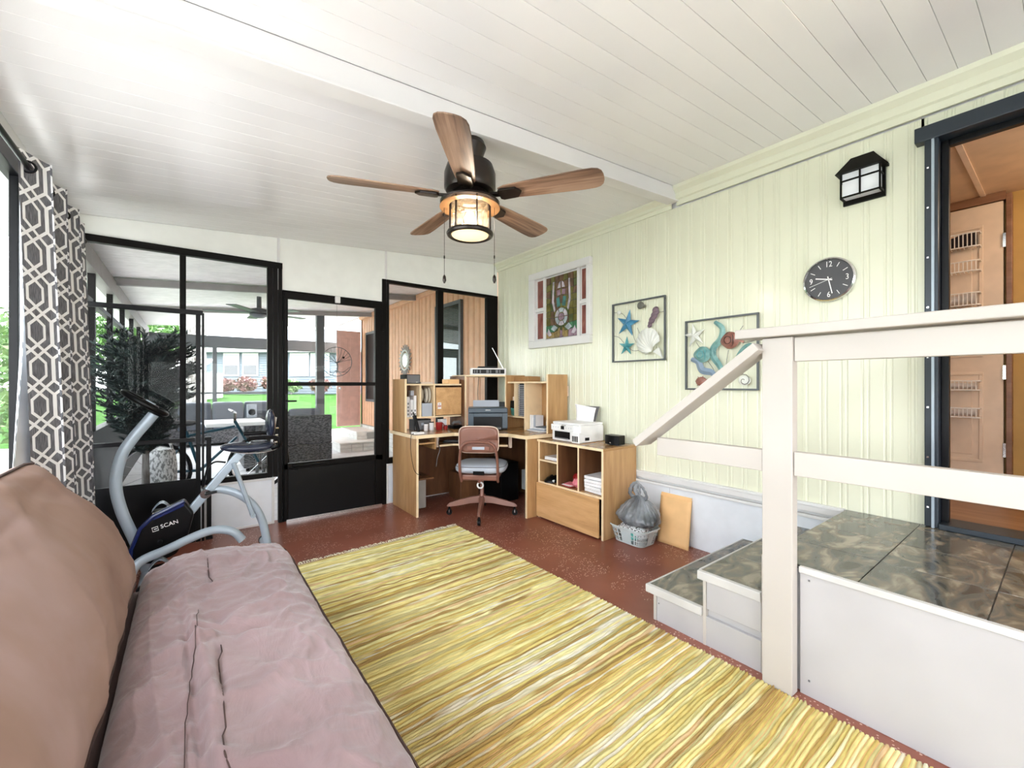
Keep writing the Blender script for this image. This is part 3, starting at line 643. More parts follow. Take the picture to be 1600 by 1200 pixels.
n = node(t, 'TexVoronoi', Scale=120); t.links.new(coords(t), n.inputs['Vector']); bn = node(t, 'Bump', Strength=.6, Distance=.01); t.links.new(n.outputs[0], bn.inputs['Height']); t.links.new(bn.outputs[0], gl.inputs['Normal'])
nz = node(t, 'TexNoise', Scale=45, Detail=4); t.links.new(coords(t), nz.inputs['Vector']); t.links.new((N(t, nz.outputs[0])*1.1-.15).s, ms.inputs[0])
t.links.new(ms2.outputs[0], t.nodes['Material Output'].inputs[0]); t.nodes.remove(bs)
b = MB(); b.lathe([(.094, -.035), (.098, -.185)], (FX, FY, FZ), 40, cap=False); b.build('glass_shade', m, fan, smooth=True)
b = MB(); b.tube([(FX+.110*cos(a), FY+.110*sin(a), FZ-.192) for a in [2*pi*q/48 for q in range(48)]], .0135, 8, closed=True); b.build('bottom_ring', M['fanmetal'], fan, smooth=True)
m2 = bsdf('warm_lens', (1, .9, .7), .4, Emission_Strength=.9)[0]; m2.node_tree.nodes['Principled BSDF'].inputs['Emission Color'].default_value = (1, .78, .42, 1)
b = MB(); b.lathe([(.100, -.186), (.095, -.200), (.05, -.212), (.002, -.215)], (FX, FY, FZ), 36); b.build('bottom_lens', m2, fan, smooth=True)
m3 = bsdf('bulb_glow', (1, .95, .8), .4, Emission_Strength=12.0)[0]; m3.node_tree.nodes['Principled BSDF'].inputs['Emission Color'].default_value = (1, .80, .50, 1)
b = MB(); b.ellip((FX, FY, FZ-.115), (.028, .028, .045)); b.build('bulb', m3, fan, smooth='all')
for q in range(6):
    a = 2*pi*q/6+.3; b = MB(); b.beam((FX+.106*cos(a), FY+.106*sin(a), FZ-.02), (FX+.108*cos(a), FY+.108*sin(a), FZ-.192), .006, .009, (cos(a), sin(a), 0)); b.build('cage_bar', M['fanmetal'], fan)
for i, deg in enumerate((16, 88, 160, 232, 304)):
    a = R(deg); Mx = Matrix.Translation((FX, FY, FZ)) @ Matrix.Rotation(a, 4, 'Z') @ Matrix.Rotation(R(-12), 4, 'X')
    out = []
    prof = [(.165, .036), (.20, .050), (.30, .058), (.45, .066), (.58, .072), (.645, .071), (.672, .063), (.688, .045), (.694, .022), (.695, .0)]
    poly = [(x, w) for x, w in prof] + [(x, -w) for x, w in reversed(prof[:-1])]
    b = MB(); b.prism([(x, w, 0) for x, w in poly], (0, 0, .007))
    b.M = Mx; bl = b.build('blade', M['blade'], None)
    # keep the grain along the blade: store the blade in its own rotated frame
    me = bl.data; Mi = (Mx.inverted() @ Matrix.Translation(bl.location)); me.transform(Mi); bl.matrix_basis = Matrix.Translation((FX, FY, FZ)).inverted() @ Mx; bl.parent = fan
    md = bl.modifiers.new('bevel', 'BEVEL'); md.width = .003; md.segments = 2; md.limit_method = 'ANGLE'
    b = MB(); b.M = Mx; b.beam((.10, 0, .0), (.18, 0, -.006), .03, .012).prism([(.165, .030, -.014), (.18, .040, -.014), (.26, .036, -.014), (.285, .0, -.014), (.26, -.036, -.014), (.18, -.040, -.014), (.165, -.030, -.014)], (0, 0, .012)); b.build('blade_bracket', M['fanmetal'], fan, .002)
for (u, zz) in ((-.135, 1.76), (.128, 1.76)):
    px, py = FX+u*cos(YAW), FY-u*sin(YAW)
    b = MB(); b.tube([(px, py, FZ-.03), (px, py, zz+.03)], .0013, 5); b.tube([(px, py, zz+.12), (px, py, zz+.135)], .004, 6); ch = b.build('pull_chain', M['fanmetal'], fan)
    b = MB(); b.lathe([(.002, .045), (.008, .035), (.010, .015), (.004, 0)], (px, py, zz-.01), 12); b.build('pull_knob', M['fanmetal'], ch, smooth=True)
l = bpy.data.lights.new('fan_lamp', 'POINT'); l.energy = 28; l.color = (1, .86, .70); l.shadow_soft_size = .05; o = bpy.data.objects.new('fan_lamp', l); C.objects.link(o); o.location = (FX, FY, FZ-.115)

# ------------------------------------------------------------------ on the green wall
def wv(y, z, d=0): return Vector((3.0-d, y, z))       # point on the wall, d metres out from it
WX = Matrix(((0, 0, -1), (-1, 0, 0), (0, 1, 0)))        # local x -> -Y (right as seen), y -> up, z -> out of the wall
def wallbox(name, ya, yb, z0, z1, d0, d1, mat, parent, bev=.002): return bx(name, 3.0-d1, 3.0-d0, yb, ya, z0, z1, mat, parent, bev)
# clock
ck = thing('wall_clock', 'round wall clock with dark grey face and silver rim above the handrail', 'clock', (3, .863, 1.83))
cy, cz, cr0 = .863, 1.829, .125
b = MB(); b.lathe([(cr0, 0), (cr0+.004, .012), (cr0+.002, .034), (cr0-.006, .038), (cr0-.010, .028)], (3, cy, cz), 56, WX, cap=False); b.build('rim', M['chrome'], ck, smooth=True)
b = MB(); b.lathe([(cr0-.002, .0), (cr0-.004, .027)], (3, cy, cz), 56, WX); b.build('dial', flat('dial_grey', (.05, .05, .058), .35), ck)
def dialM(d=.0275): return basis((3-d, cy, cz), (0, -1, 0), (0, 0, 1), (-1, 0, 0))
for h_ in range(12):
    a = R(90-30*h_)
    if h_ % 3 == 0:
        rr = .088; text('numeral', {0: '12', 3: '3', 6: '6', 9: '9'}[h_], .046, dialM() @ Matrix.Translation((rr*cos(a), rr*sin(a), 0)) @ Matrix.Scale(.78, 4, (1, 0, 0)), M['ink'], ck)
    else:
        b = MB(); b.beam(wv(cy-.078*cos(a), cz+.078*sin(a), .028), wv(cy-.104*cos(a), cz+.104*sin(a), .028), .0035, .001, (1, 0, 0)); b.build('hour_mark', M['ink'], ck)
for nm, dg, ln, wd, d in (('hour_hand', 180-13+0, .066, .0065, .030), ('minute_hand', 270+12, .085, .005, .031), ('second_hand', 200-2, .10, .002, .032)):
    a = R(dg); b = MB(); b.beam(wv(cy+.018*cos(a), cz-.018*sin(a), d), wv(cy-ln*cos(a), cz+ln*sin(a), d), wd, .001, (1, 0, 0)); b.build(nm, M['ink'], ck)
b = MB(); b.lathe([(.006, .028), (.006, .034)], (3, cy, cz), 12, WX); b.build('hub', M['chrome'], ck)
# sconce
sc = thing('wall_lantern', 'bronze half lantern wall light with white panes beside the house door', 'wall light', (3, .705, 2.24))
ya, yb, za, zb, dp = .790, .620, 2.262, 2.395, .085
M['opal'] = flat('opal_glass', (.80, .83, .88), .3)
b = MB(); b.box(3-dp+.006, 2.995, yb+.006, ya-.006, za, zb); b.build('opal_panes', M['opal'], sc)
b = MB(); b.prism([wv(ya+.022, zb-.003, 0), wv(yb-.022, zb-.003, 0), wv(yb-.022, zb+.010, 0), wv((ya+yb)/2-.05, zb+.088, 0), wv((ya+yb)/2+.05, zb+.088, 0), wv(ya+.022, zb+.010, 0)], (-.03, 0, 0))
P_ = [wv(ya+.022, zb-.003, .03), wv(ya+.022, zb-.003, dp+.022), wv(yb-.022, zb-.003, dp+.022), wv(yb-.022, zb-.003, .03)]
b.add(P_ + [wv((ya+yb)/2+.05, zb+.088, .03), wv((ya+yb)/2+.05, zb+.088, .045), wv((ya+yb)/2-.05, zb+.088, .045), wv((ya+yb)/2-.05, zb+.088, .03)], [(0, 1, 2, 3), (4, 5, 1, 0), (5, 6, 2, 1), (6, 7, 3, 2), (7, 4, 0, 3), (7, 6, 5, 4)])
b.build('roof', M['bronze'], sc)
k = MB()
for y in (ya, (ya+yb)/2, yb): k.box(3-dp-.002, 3-dp+.008, y-.004, y+.004, za-.005, zb)
for z in (za, 2.352): k.box(3-dp-.002, 3-dp+.008, yb, ya, z-.004, z+.004)
for y in (ya, yb): k.box(3-dp, 2.998, y-.003, y+.003, 2.348, 2.356); k.box(3-dp, 2.998, y-.004, y+.004, za-.008, za+.006); k.box(2.985, 3.0, y-.006, y+.006, za-.01, zb)
k.build('muntins', M['bronze'], sc, .001)
b = MB(); b.box(2.985, 3.0, yb-.008, ya+.008, 2.235, zb+.03); b.build('back_plate', M['bronze'], sc, .001)

# stained glass window in the wall
sg = thing('stained_glass_window', 'white framed stained glass window with dark floral centre and red side panes', 'window', (3, 3.15, 1.61))
Y0, Y1, Z0, Z1 = 3.60, 2.705, 1.603, 2.408
for (a, b_, z0, z1) in ((Y0, Y1, Z0, Z0+.075), (Y0, Y1, Z1-.075, Z1), (Y0, Y0-.095, Z0+.075, Z1-.075), (Y1+.05, Y1, Z0+.075, Z1-.075)): wallbox('frame', a, b_, z0, z1, 0, .045, M['white'], sg, .006)
wallbox('backing', Y0-.09, Y1+.045, Z0+.07, Z1-.07, .0, .006, M['white'], sg)
for y in (3.355, 2.865): wallbox('mullion', y+.018, y-.018, Z0+.075, Z1-.075, .006, .03, M['white'], sg)
for (a, b_) in ((3.505, 3.373), (2.847, 2.755)): wallbox('muntin', a, b_, 1.985, 2.015, .006, .028, M['white'], sg)
M['redglass'] = noisy('red_streaky_glass', [(.3, (.12, .03, .025)), (.55, (.25, .075, .06)), (.75, (.42, .24, .18))], 7, (1, 1, .5), .12, 4, distort=1)
for (a, b_) in ((3.478, 3.388), (2.832, 2.772)):
    for (z0, z1) in ((2.03, 2.315), (1.70, 1.97)): lab(wallbox('side_pane', a, b_, z0, z1, .006, .014, M['redglass'], sg), 'dark red streaky glass pane')
lead = flat('lead', (.03, .03, .028), .4, .6)
wallbox('lead_backing', 3.337, 2.883, 1.69, 2.32, .006, .012, lead, sg)
gcol = {k: flat('glass_'+k, c, .12, var=.3, scale=14) for k, c in dict(olive=(.13, .12, .03), moss=(.07, .09, .03), brown=(.12, .07, .04), white=(.48, .44, .50), pink=(.26, .17, .22), teal=(.05, .16, .15), amber=(.24, .17, .06), green=(.05, .16, .08), pale=(.36, .42, .45)).items()}
def gp(poly, key, d=.018):
    b = MB(); c = sum((Vector((p[0], p[1], 0)) for p in poly), Vector())/len(poly)
    pts = [wv(3.337-.454*(c.x+(p[0]-c.x)*.90), 1.69+.63*(c.y+(p[1]-c.y)*.93), d) for p in poly]
    b.prism(pts, (.006, 0, 0)); return b.build('glass_piece', gcol[key], sg)
NX_, NY_ = 7, 9; G = {}
for i in range(NX_+1):
    for j in range(NY_+1): G[i, j] = (i/NX_+(random.uniform(-.025, .025) if 0 < i < NX_ else 0), j/NY_+(random.uniform(-.02, .02) if 0 < j < NY_ else 0))
for i in range(NX_):
    for j in range(NY_):
        key = random.choice(['olive', 'moss', 'brown', 'olive', 'brown'])
        if j == 0: key = random.choice(['amber', 'olive', 'pink'])
        if i in (0, 6) and 3 <= j <= 5: key = random.choice(['amber', 'olive'])
        if j == 1: key = 'green' if i in (0, 1, 5, 6) else 'moss'
        gp([G[i, j], G[i+1, j], G[i+1, j+1], G[i, j+1]], key)
def arcpoly(cx, cy, r0, r1, a0, a1, sx=1, n=7):
    A = [R(a0+(a1-a0)*q/n) for q in range(n+1)]
    return [(cx+sx*r1*cos(a), cy+r1*sin(a)*.72) for a in A] + [(cx+sx*r0*cos(a), cy+r0*sin(a)*.72) for a in reversed(A)]
for a0 in range(0, 360, 60): gp(arcpoly(.5, .33, .10, .20, a0+2, a0+58), 'pale' if a0 % 120 else 'white', .021)
for a0 in range(0, 360, 90): gp(arcpoly(.5, .33, .01, .085, a0+3, a0+87), 'pink', .021)
for sx in (1, -1):
    X = lambda x: .5+sx*x
    gp([(X(.18), .44), (X(.24), .60), (X(.22), .93), (X(.27), .93), (X(.30), .58), (X(.22), .40)], 'white', .021)
    gp([(X(.02), .50), (X(.06), .66), (X(.16), .64), (X(.13), .48)], 'teal', .021); gp([(X(.01), .68), (X(.03), .77), (X(.14), .76), (X(.12), .67)], 'pink', .021)
    gp([(X(.02), .79), (X(.02), .90), (X(.08), .87), (X(.12), .79)], 'white', .021)
    gp([(X(.10), .16), (X(.24), .22), (X(.34), .15), (X(.22), .10)], 'pale', .021); gp([(X(.30), .05), (X(.42), .17), (X(.47), .08), (X(.40), .03)], 'white', .021); gp([(X(.03), .02), (X(.04), .17), (X(.10), .14), (X(.12), .03)], 'amber', .021)

# wall art: wire frames with sea shapes
def art(nm, lb, yl, yr, z0, z1):
    t = thing(nm, lb, 'wall art', (3, (yl+yr)/2, z0)); d = .03
    for (a, b_, zz0, zz1) in ((yl, yr, z1-.012, z1), (yl, yr, z0, z0+.012), (yl, yl-.012, z0+.012, z1-.012), (yr+.012, yr, z0+.012, z1-.012)): wallbox('frame_bar', a, b_, zz0, zz1, .016, .034, M['gunmetal'], t, .001)
    L = lambda fx, fy, q=0: wv(yl-(yl-yr)*fx, z1-(z1-z0)*fy, d+q)
    return t, L
def starfish(name, t, L, cx, cy, r, rot, mat, lbl, w=.24):
    b = MB(); n = 10; ring = []
    asp = 1.0
    for i in range(n):
        a = R(rot+36*i); rr = r if i % 2 == 0 else r*w*1.45; ring.append(L(cx+rr*cos(a)*asp, cy-rr*sin(a)))
    b.v = ring+[p+Vector((.006, 0, 0)) for p in ring]+[L(cx, cy, .022)]+[L(cx+r*.55*cos(R(rot+72*i)), cy-r*.55*sin(R(rot+72*i)), .012) for i in range(5)]
    for i in range(n):
        j = (i+1) % n
        tip = i if i % 2 == 0 else j; val = j if i % 2 == 0 else i; rdg = 21+(tip//2)
        b.f += [(tip, val, rdg) if i % 2 == 0 else (val, tip, rdg), (val, 20, rdg) if i % 2 == 0 else (20, val, rdg), (i, i+10, j+10, j)]
    return lab(b.build(name, mat, t), lbl)
def ribbon(name, t, L, pts, w, mat, lbl=None, q=.006):
    P2 = [L(x, y, q) for x, y in pts]; cv = curve(P2, 6); n = len(cv); b = MB()
    for i, p in enumerate(cv):
        a = cv[max(0, i-1)]; c = cv[min(n-1, i+1)]; d = (c-a).normalized(); s_ = d.cross(Vector((1, 0, 0))).normalized(); k = w*sin(pi*(.12+.83*i/(n-1)))**.6
        b.v += [p+s_*k+Vector((.004, 0, 0)), p+Vector((-.008, 0, 0)), p-s_*k+Vector((.004, 0, 0))]
        if i: a_ = 3*i-3; b.f += [(a_, a_+1, a_+4, a_+3), (a_+1, a_+2, a_+5, a_+4)]
    o = b.build(name, mat, t, solid=.002)
    return lab(o, lbl) if lbl else o
def wire(t, L, pts): b = MB(); b.tube(curve([L(x, y, -.002) for x, y in pts], 6), .0018, 5); b.build('wire', M['gunmetal'], t)
M['bluestar'] = noisy('blue_enamel', [(.35, (.03, .16, .30)), (.65, (.08, .30, .48))], 18, rough=.35); M['tealmetal'] = noisy('teal_enamel', [(.35, (.03, .20, .24)), (.65, (.12, .42, .46))], 18, rough=.35)
M['seagreen'] = noisy('verdigris', [(.35, (.10, .25, .25)), (.65, (.24, .44, .42))], 14, rough=.4); M['shellw'] = flat('shell_white', (.72, .74, .70), .4); M['shellg'] = flat('shell_grey', (.13, .13, .11), .4); M['plum'] = flat('shell_plum', (.16, .11, .14), .4)
M['copper'] = noisy('copper_fish', [(.35, (.17, .06, .045)), (.65, (.38, .18, .14))], 16, rough=.35); M['bluegrey'] = flat('blue_grey_enamel', (.22, .30, .40), .4)
t, L = art('shell_wall_art', 'metal wall art with blue starfish and white scallop shell', 2.455, 1.930, 1.408, 1.918)
starfish('starfish', t, L, .31, .36, .23, 78, M['bluestar'], 'blue metal starfish'); starfish('starfish', t, L, .29, .74, .16, 86, M['tealmetal'], 'small teal metal starfish')
b = MB()
def sf(u, v):
    th_ = R(-5+280*u); rr = .205*(1+.02*abs(sin(u*pi*12))); ex, ey = .71+rr*cos(th_), .69-rr*sin(th_); hx, hy = .80, .86
    return L(hx+(ex-hx)*(.06+.94*v), hy+(ey-hy)*(.06+.94*v), .004+.040*sin(pi*min(1, .12+.86*v))+.008*abs(sin(u*pi*12))*v)
b.grid(sf, 84, 10); lab(b.build('scallop_shell', M['shellw'], t, smooth=True), 'white scallop shell')
b = MB(); b.prism([L(.80, .86), L(.97, .97), L(.90, .80)], (-.012, 0, 0)); b.build('scallop_hinge', M['shellw'], t)
b = MB(); b.ellip(L(.57, .10, .006), (.012, .034, .030), 12, 8); b.ellip(L(.63, .12, .004), (.010, .022, .014)); lab(b.build('spiral_shell', M['shellg'], t, smooth='all'), 'grey spiral shell')
b = MB()
for i in range(5): b.ellip(L(.86-.030*i-(.0 if i else .02), .21+.058*i, .006), (.014, (.030, .042, .046, .036, .022)[i], (.026, .024, .022, .018, .016)[i]), 12, 8, Matrix.Rotation(R(-30), 3, 'X'))
lab(b.build('whelk_shell', M['plum'], t, smooth='all'), 'dark plum whelk shell')
b = MB(); b.ellip(L(.15, .16, .003), (.008, .022, .018)); lab(b.build('small_shell', M['shellw'], t, smooth='all'), 'small white shell')
for w_ in ([(.02, .14), (.2, .18), (.31, .3)], [(.40, .5), (.46, .66), (.55, .76)], [(.5, .45), (.56, .58), (.62, .64)], [(.02, .54), (.14, .58), (.24, .68)], [(.33, .76), (.42, .82), (.56, .82)], [(.72, .42), (.70, .5), (.70, .56)], [(.86, .26), (.92, .25), (.99, .25)], [(.57, .03), (.57, .08)]): wire(t, L, w_)
t, L = art('fish_wall_art', 'metal wall art with two fish and teal seaweed behind the railing', 1.763, 1.245, 1.177, 1.690)
starfish('starfish', t, L, .14, .22, .17, 100, M['shellw'], 'white metal starfish')
ribbon('seaweed', t, L, [(.44, .06), (.54, .16), (.52, .30), (.42, .42), (.42, .54), (.50, .66), (.55, .78), (.50, .93)], .024, M['seagreen'], 'tall teal seaweed frond')
ribbon('seaweed', t, L, [(.10, .56), (.20, .60), (.26, .72), (.40, .76), (.46, .86)], .026, M['bluegrey'], 'blue grey seaweed leaf'); ribbon('seaweed', t, L, [(.94, .42), (.86, .44), (.78, .54), (.72, .66), (.66, .76)], .026, M['seagreen'])
def fish(cx, cy, s_, mat, mat2, lbl):
    M2 = Matrix.Identity(3); b = MB()
    def fn(u, v):
        a = 2*pi*u; k = v; x = -cos(a)*k*.128*s_; y = sin(a)*k*.115*s_*(1 if cos(a) < .2 else 1-.45*(cos(a)-.2)); return L(cx+x, cy+y, .005+.030*(1-k*k))
    b.grid(fn, 28, 6); f_ = b.build('fish', mat, t, smooth='all'); lab(f_, lbl)
    b = MB(); b.prism([L(cx+.115*s_, cy-.02, .004), L(cx+.17*s_, cy-.06*s_, .004), L(cx+.20*s_, cy-.02, .004), L(cx+.18*s_, cy+.05*s_, .004), L(cx+.115*s_, cy+.02, .004)], (-.006, 0, 0)); b.build('tail', mat, f_)
    b = MB(); b.tube([L(cx+.06*s_*cos(a)+.01, cy-.09*s_*sin(a), .034-.022*abs(sin(a))) for a in [R(-95+19*q) for q in range(11)]], .003, 6); b.tube([L(cx+.045*cos(a)+.0, cy+.05*sin(a), .034) for a in [2*pi*q/16 for q in range(16)]], .0025, 6, closed=True); b.build('fin_ridge', mat2, f_, smooth=True)
fish(.26, .50, 1.0, M['seagreen'], M['tealmetal'], 'blue green metal fish'); fish(.64, .33, 1.0, M['copper'], M['pipe'], 'copper brown metal fish')
b = MB(); b.ellip(L(.25, .88, .006), (.014, .042, .034)); [b.cyl(L(.25, .88, .01), L(.25+.09*cos(R(a)), .88-.085*sin(R(a)), .006), .010, 6, .002) for a in range(20, 360, 52)]; lab(b.build('conch_shell', M['copper'], t, smooth=True), 'brown spiked shell')
b = MB(); sp_ = [L(.83+.0065*k*cos(k*.62), .87-.0065*k*sin(k*.62), .012) for k in range(1, 15)]; b.ellip(L(.83, .87, .004), (.010, .040, .034)); b.build('snail_shell', M['shellw'], t, smooth='all'); b = MB(); b.tube(sp_, .003, 5); b.build('shell_spiral', M['shellg'], t)
for w_ in ([(.17, .32), (.22, .40)], [(.34, .60), (.42, .72), (.47, .86)], [(.62, .46), (.60, .58), (.585, .70)], [(.76, .22), (.81, .15)], [(.8, .38), (.95, .36)]): wire(t, L, w_)

# ------------------------------------------------------------------ corner desk with hutch
dk = thing('corner_desk', 'oak corner desk with raised hutch shelves in the back right corner', 'desk', (2.4, 3.7, 0))
TZ = .722
b = MB(); b.prism([(1.634, 3.60, TZ), (2.03, 3.60, TZ), (2.40, 3.22, TZ), (2.415, 2.975, TZ), (2.965, 2.975, TZ), (2.965, 4.195, TZ), (1.634, 4.195, TZ)][::1], (0, 0, .030)); b.build('worktop', M['oakx'], dk, .004)
b = MB()
for p, q in (((1.634, 3.596, TZ+.015), (2.03, 3.596, TZ+.015)), ((2.03, 3.596, TZ+.015), (2.396, 3.218, TZ+.015)), ((2.396, 3.218, TZ+.015), (2.411, 2.972, TZ+.015)), ((2.411, 2.971, TZ+.015), (2.965, 2.971, TZ+.015)), ((1.630, 3.60, TZ+.015), (1.630, 4.195, TZ+.015))): b.beam(p, q, .006, .031)
b.build('worktop_edging', M['oakedge'], dk)
bx('side_panel', 1.655, 1.675, 3.625, 4.185, 0, TZ, M['oak'], dk, .001); bx('edge_band', 1.655, 1.675, 3.619, 3.625, 0, TZ, M['oakedge'], dk)
bx('side_panel', 2.445, 2.955, 2.992, 3.012, 0, TZ, M['oak'], dk, .001); bx('edge_band', 2.439, 2.445, 2.992, 3.012, 0, TZ, M['oakedge'], dk)
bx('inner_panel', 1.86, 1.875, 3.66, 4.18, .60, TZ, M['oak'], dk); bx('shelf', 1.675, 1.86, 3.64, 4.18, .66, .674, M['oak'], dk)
bx('back_panel', 1.675, 1.86, 4.165, 4.18, .32, .66, M['oakshade'], dk); bx('inner_shelf', 1.675, 1.86, 3.68, 4.165, .32, .334, M['oakshade'], dk)
bx('back_panel', 2.94, 2.955, 3.012, 4.16, .02, TZ, M['oakshade'], dk); b = MB(); b.beam((1.68, 4.17, .37), (2.90, 4.17, .37), .015, .68); b.build('shade_panel', M['oakshade'], dk)  # dark panel behind the desk, added to paint the shade underneath
b = MB(); b.prism([(1.90, 3.64, .625), (2.04, 3.64, .625), (2.415, 3.25, .625), (2.47, 3.34, .625), (2.15, 3.9, .625), (1.90, 3.9, .625)], (0, 0, .016)); b.build('keyboard_tray', M['oakx'], dk, .002)
b = MB(); b.beam((2.04, 3.636, .633), (2.415, 3.246, .633), .005, .018).beam((1.90, 3.636, .633), (2.04, 3.636, .633), .005, .018); b.build('tray_edging', M['oakedge'], dk)
for (x, y) in ((1.89, 3.68), (2.425, 3.22)): bx('tray_bracket', x, x+.018, y, y+.03, .615, TZ, M['beigeedge'], dk)
kb = thing('keyboard', 'black keyboard on the pull-out tray under the desk top', 'keyboard', (2.16, 3.64, .641), R(-46)); b = MB(kb); b.box(-.19, .19, -.065, .065, 0, .018); b.build('body', M['black'], kb, .004); b = MB(kb)
for i in range(14):
    for j in range(4): b.box(-.18+i*.026, -.158+i*.026, -.052+j*.027, -.030+j*.027, .018, .023)
b.build('keys', M['inkgrey'], kb)
# hutch: left wing along the back wall
T2 = TZ+.030; HB = 4.19; HF = 3.945
bx('hutch_side', 1.655, 1.673, HF-.06, HB, T2, 1.268, M['oak'], dk, .001); bx('edge_band', 1.655, 1.673, HF-.065, HF-.06, T2, 1.268, M['oakedge'], dk)
bx('hutch_top', 1.673, 2.315, HF, HB, 1.205, 1.222, M['oakedge'], dk); bx('hutch_shelf', 1.673, 2.315, HF, HB, .878, .893, M['oakedge'], dk)
bx('hutch_divider', 1.838, 1.856, HF, HB, .893, 1.205, M['oakedge'], dk); bx('hutch_divider', 1.992, 2.008, HF, HB, .893, 1.205, M['oakedge'], dk)
bx('hutch_back', 1.673, 2.315, HB-.008, HB, .893, 1.205, M['oakshade'], dk)
bx('tower_side', 2.315, 2.333, HF-.07, HB, T2, 1.305, M['oakshade'], dk); bx('edge_band', 2.315, 2.333, HF-.075, HF-.07, T2, 1.305, M['oakedge'], dk)
dr = bx('hutch_door', 2.012, 2.308, HF-.018, HF-.002, .900, 1.185, M['oaky'], dk, .003)
b = MB(); b.box(2.028, 2.068, HF-.0195, HF-.018, .985, 1.03); b.box(2.028, 2.068, HF-.0195, HF-.018, .965, .98); b.build('sticker', M['paper'], dr); b = MB(); b.box(2.03, 2.066, HF-.0205, HF-.0195, .99, 1.0).box(2.036, 2.056, HF-.0205, HF-.0195, 1.012, 1.018); b.build('sticker_print', M['red'], dr)
# hutch right wing along the green wall (front face x = 2.72)
HX = 2.72
bx('hutch_side', HX-.02, 2.955, 2.995, 3.013, T2, 1.312, M['oak'], dk, .001); bx('edge_band', HX-.025, HX-.02, 2.995, 3.013, T2, 1.312, M['oakedge'], dk)
bx('hutch_top', HX, 2.955, 3.013, 3.66, 1.228, 1.244, M['oakedge'], dk)
bx('hutch_divider', HX, 2.955, 3.365, 3.380, T2, 1.228, M['oakedge'], dk); bx('hutch_divider', HX, 2.955, 3.535, 3.547, .885, 1.228, M['oakedge'], dk)
bx('hutch_shelf', HX, 2.955, 3.380, 3.66, .870, .885, M['oakedge'], dk); bx('tower_side', HX-.02, 2.955, 3.66, 3.678, T2, 1.312, M['oak'], dk); bx('edge_band', HX-.025, HX-.02, 3.66, 3.678, T2, 1.312, M['oakedge'], dk)
bx('hutch_back', 2.947, 2.955, 3.10, 3.66, T2, 1.228, M['oak'], dk)
b = MB(); b.prism([(2.333, 3.87, 1.300), (2.70, 3.67, 1.300), (2.955, 3.67, 1.300), (2.955, 4.185, 1.300), (2.333, 4.185, 1.300)], (0, 0, .016)); b.build('tower_shelf', M['oakedge'], dk, .001)
bx('small_shelf', 2.80, 2.955, 3.40, 3.66, 1.245, 1.30, M['oakx'], dk, .001); bx('wall_block', 2.955, 2.995, 3.02, 3.03, 1.1, 1.2, M['beigeedge'], dk)
# CD tower: slots as separate cases
cd = thing('disc_rack', 'black disc rack with rows of slim cases in the right hutch', 'rack', (2.83, 3.455, .887))
bx('rack_shell', 2.78, 2.94, 3.385, 3.530, .887, 1.222, M['black'], cd); q = None
for i in range(17):
    z = .893+i*.0192
    if q is None: q = bx('disc_case', 2.732, 2.86, 3.395, 3.49, z, z+.010, flat('disc_case_grey', (.32, .32, .36), .3), cd); QL = q.location.copy()
    else: dup(q, cd, QL+Vector((0, 0, .0192*i)))
# things on the desk and in the hutch
t = thing('black_speaker', 'small black box speaker on top of the left hutch', 'speaker', (1.80, 4.02, 1.268)); b = MB(t)
bx('cabinet', 1.70, 1.85, 3.955, 4.11, 1.222, 1.315, M['black'], t, .006); bx('speaker_grille', 1.71, 1.84, 3.949, 3.956, 1.228, 1.308, M['inkgrey'], t, .002); bx('badge', 1.80, 1.82, 3.947, 3.950, 1.235, 1.241, M['chrome'], t)
tag(bx('flat_box', 1.865, 1.995, 3.97, 4.12, 1.222, 1.240, M['beigeedge'], None, .003), 'flat brown box lying on the left hutch behind the speaker', 'box')
tag(bx('cardboard_box', 2.17, 2.30, 3.96, 4.10, 1.222, 1.27, M['manila'], None, .002), 'small tan cardboard box on the hutch above the cupboard door', 'box')
x = 1.682
for i, (w, h_, c, lb) in enumerate(((.020, .15, 'teal', 'thin grey green book at the left end of the hutch cubby'), (.034, .20, 'paper', 'tall white book with black spine lettering in the hutch cubby'), (.030, .17, 'paper', 'white paperback in the middle of the hutch cubby'), (.028, .21, 'paper', 'tall white book at the right end of the hutch cubby'))):
    t = thing('book', lb, 'book', (x+w/2, 4.03, .893), group='books in the left hutch cubby')
    bx('pages', x+.003, x+w-.003, 3.972, 4.09, .895, .893+h_-.003, M['paper'], t); bx('cover', x, x+w, 3.965, 3.972, .893, .893+h_, M['paper'] if c == 'paper' else M['seagreen'], t, .001)
    bx('cover', x, x+.002, 3.972, 4.095, .893, .893+h_, M['paper'], t); bx('cover', x+w-.002, x+w, 3.972, 4.095, .893, .893+h_, M['paper'], t)
    k = MB()
    for j in range(2 if i != 1 else 4): k.box(x+w*.3, x+w*.7, 3.9635, 3.965, .91+j*.035, .93+j*.035)
    k.build('spine_print', M['inkgrey'], t); x += w+.006
tag(bx('storage_tin', 1.765, 1.80, 3.995, 4.05, 1.095+.01, 1.155, M['vinyl'], None, .003), 'small grey box lying on top of the books in the hutch', 'box')
tag(bx('file_box', 1.868, 1.980, 3.955, 4.12, .893, 1.025, M['vinyl'], None, .003), 'grey beige file box at the bottom of the second hutch cubby', 'box')
for i, (xx, lb) in enumerate(((1.872, 'leftmost beige oval dish standing in the second hutch cubby'), (1.925, 'middle beige oval dish standing on the file box'), (1.957, 'rightmost beige oval dish standing on the file box'))):
    b = MB(); M3 = Matrix.Rotation(R(90), 3, 'Y') @ Matrix.Diagonal((1, .75, 1)); b.lathe([(.075, .012), (.078, .010), (.055, .0), (.001, 0)], (xx, 4.02, 1.105), 26, M3, cap=False)
    tag(b.build('oval_dish', flat('beige_plastic', (.62, .56, .46), .4), None, smooth=True, solid=.003), lb, 'dish', 'dishes in the second hutch cubby')
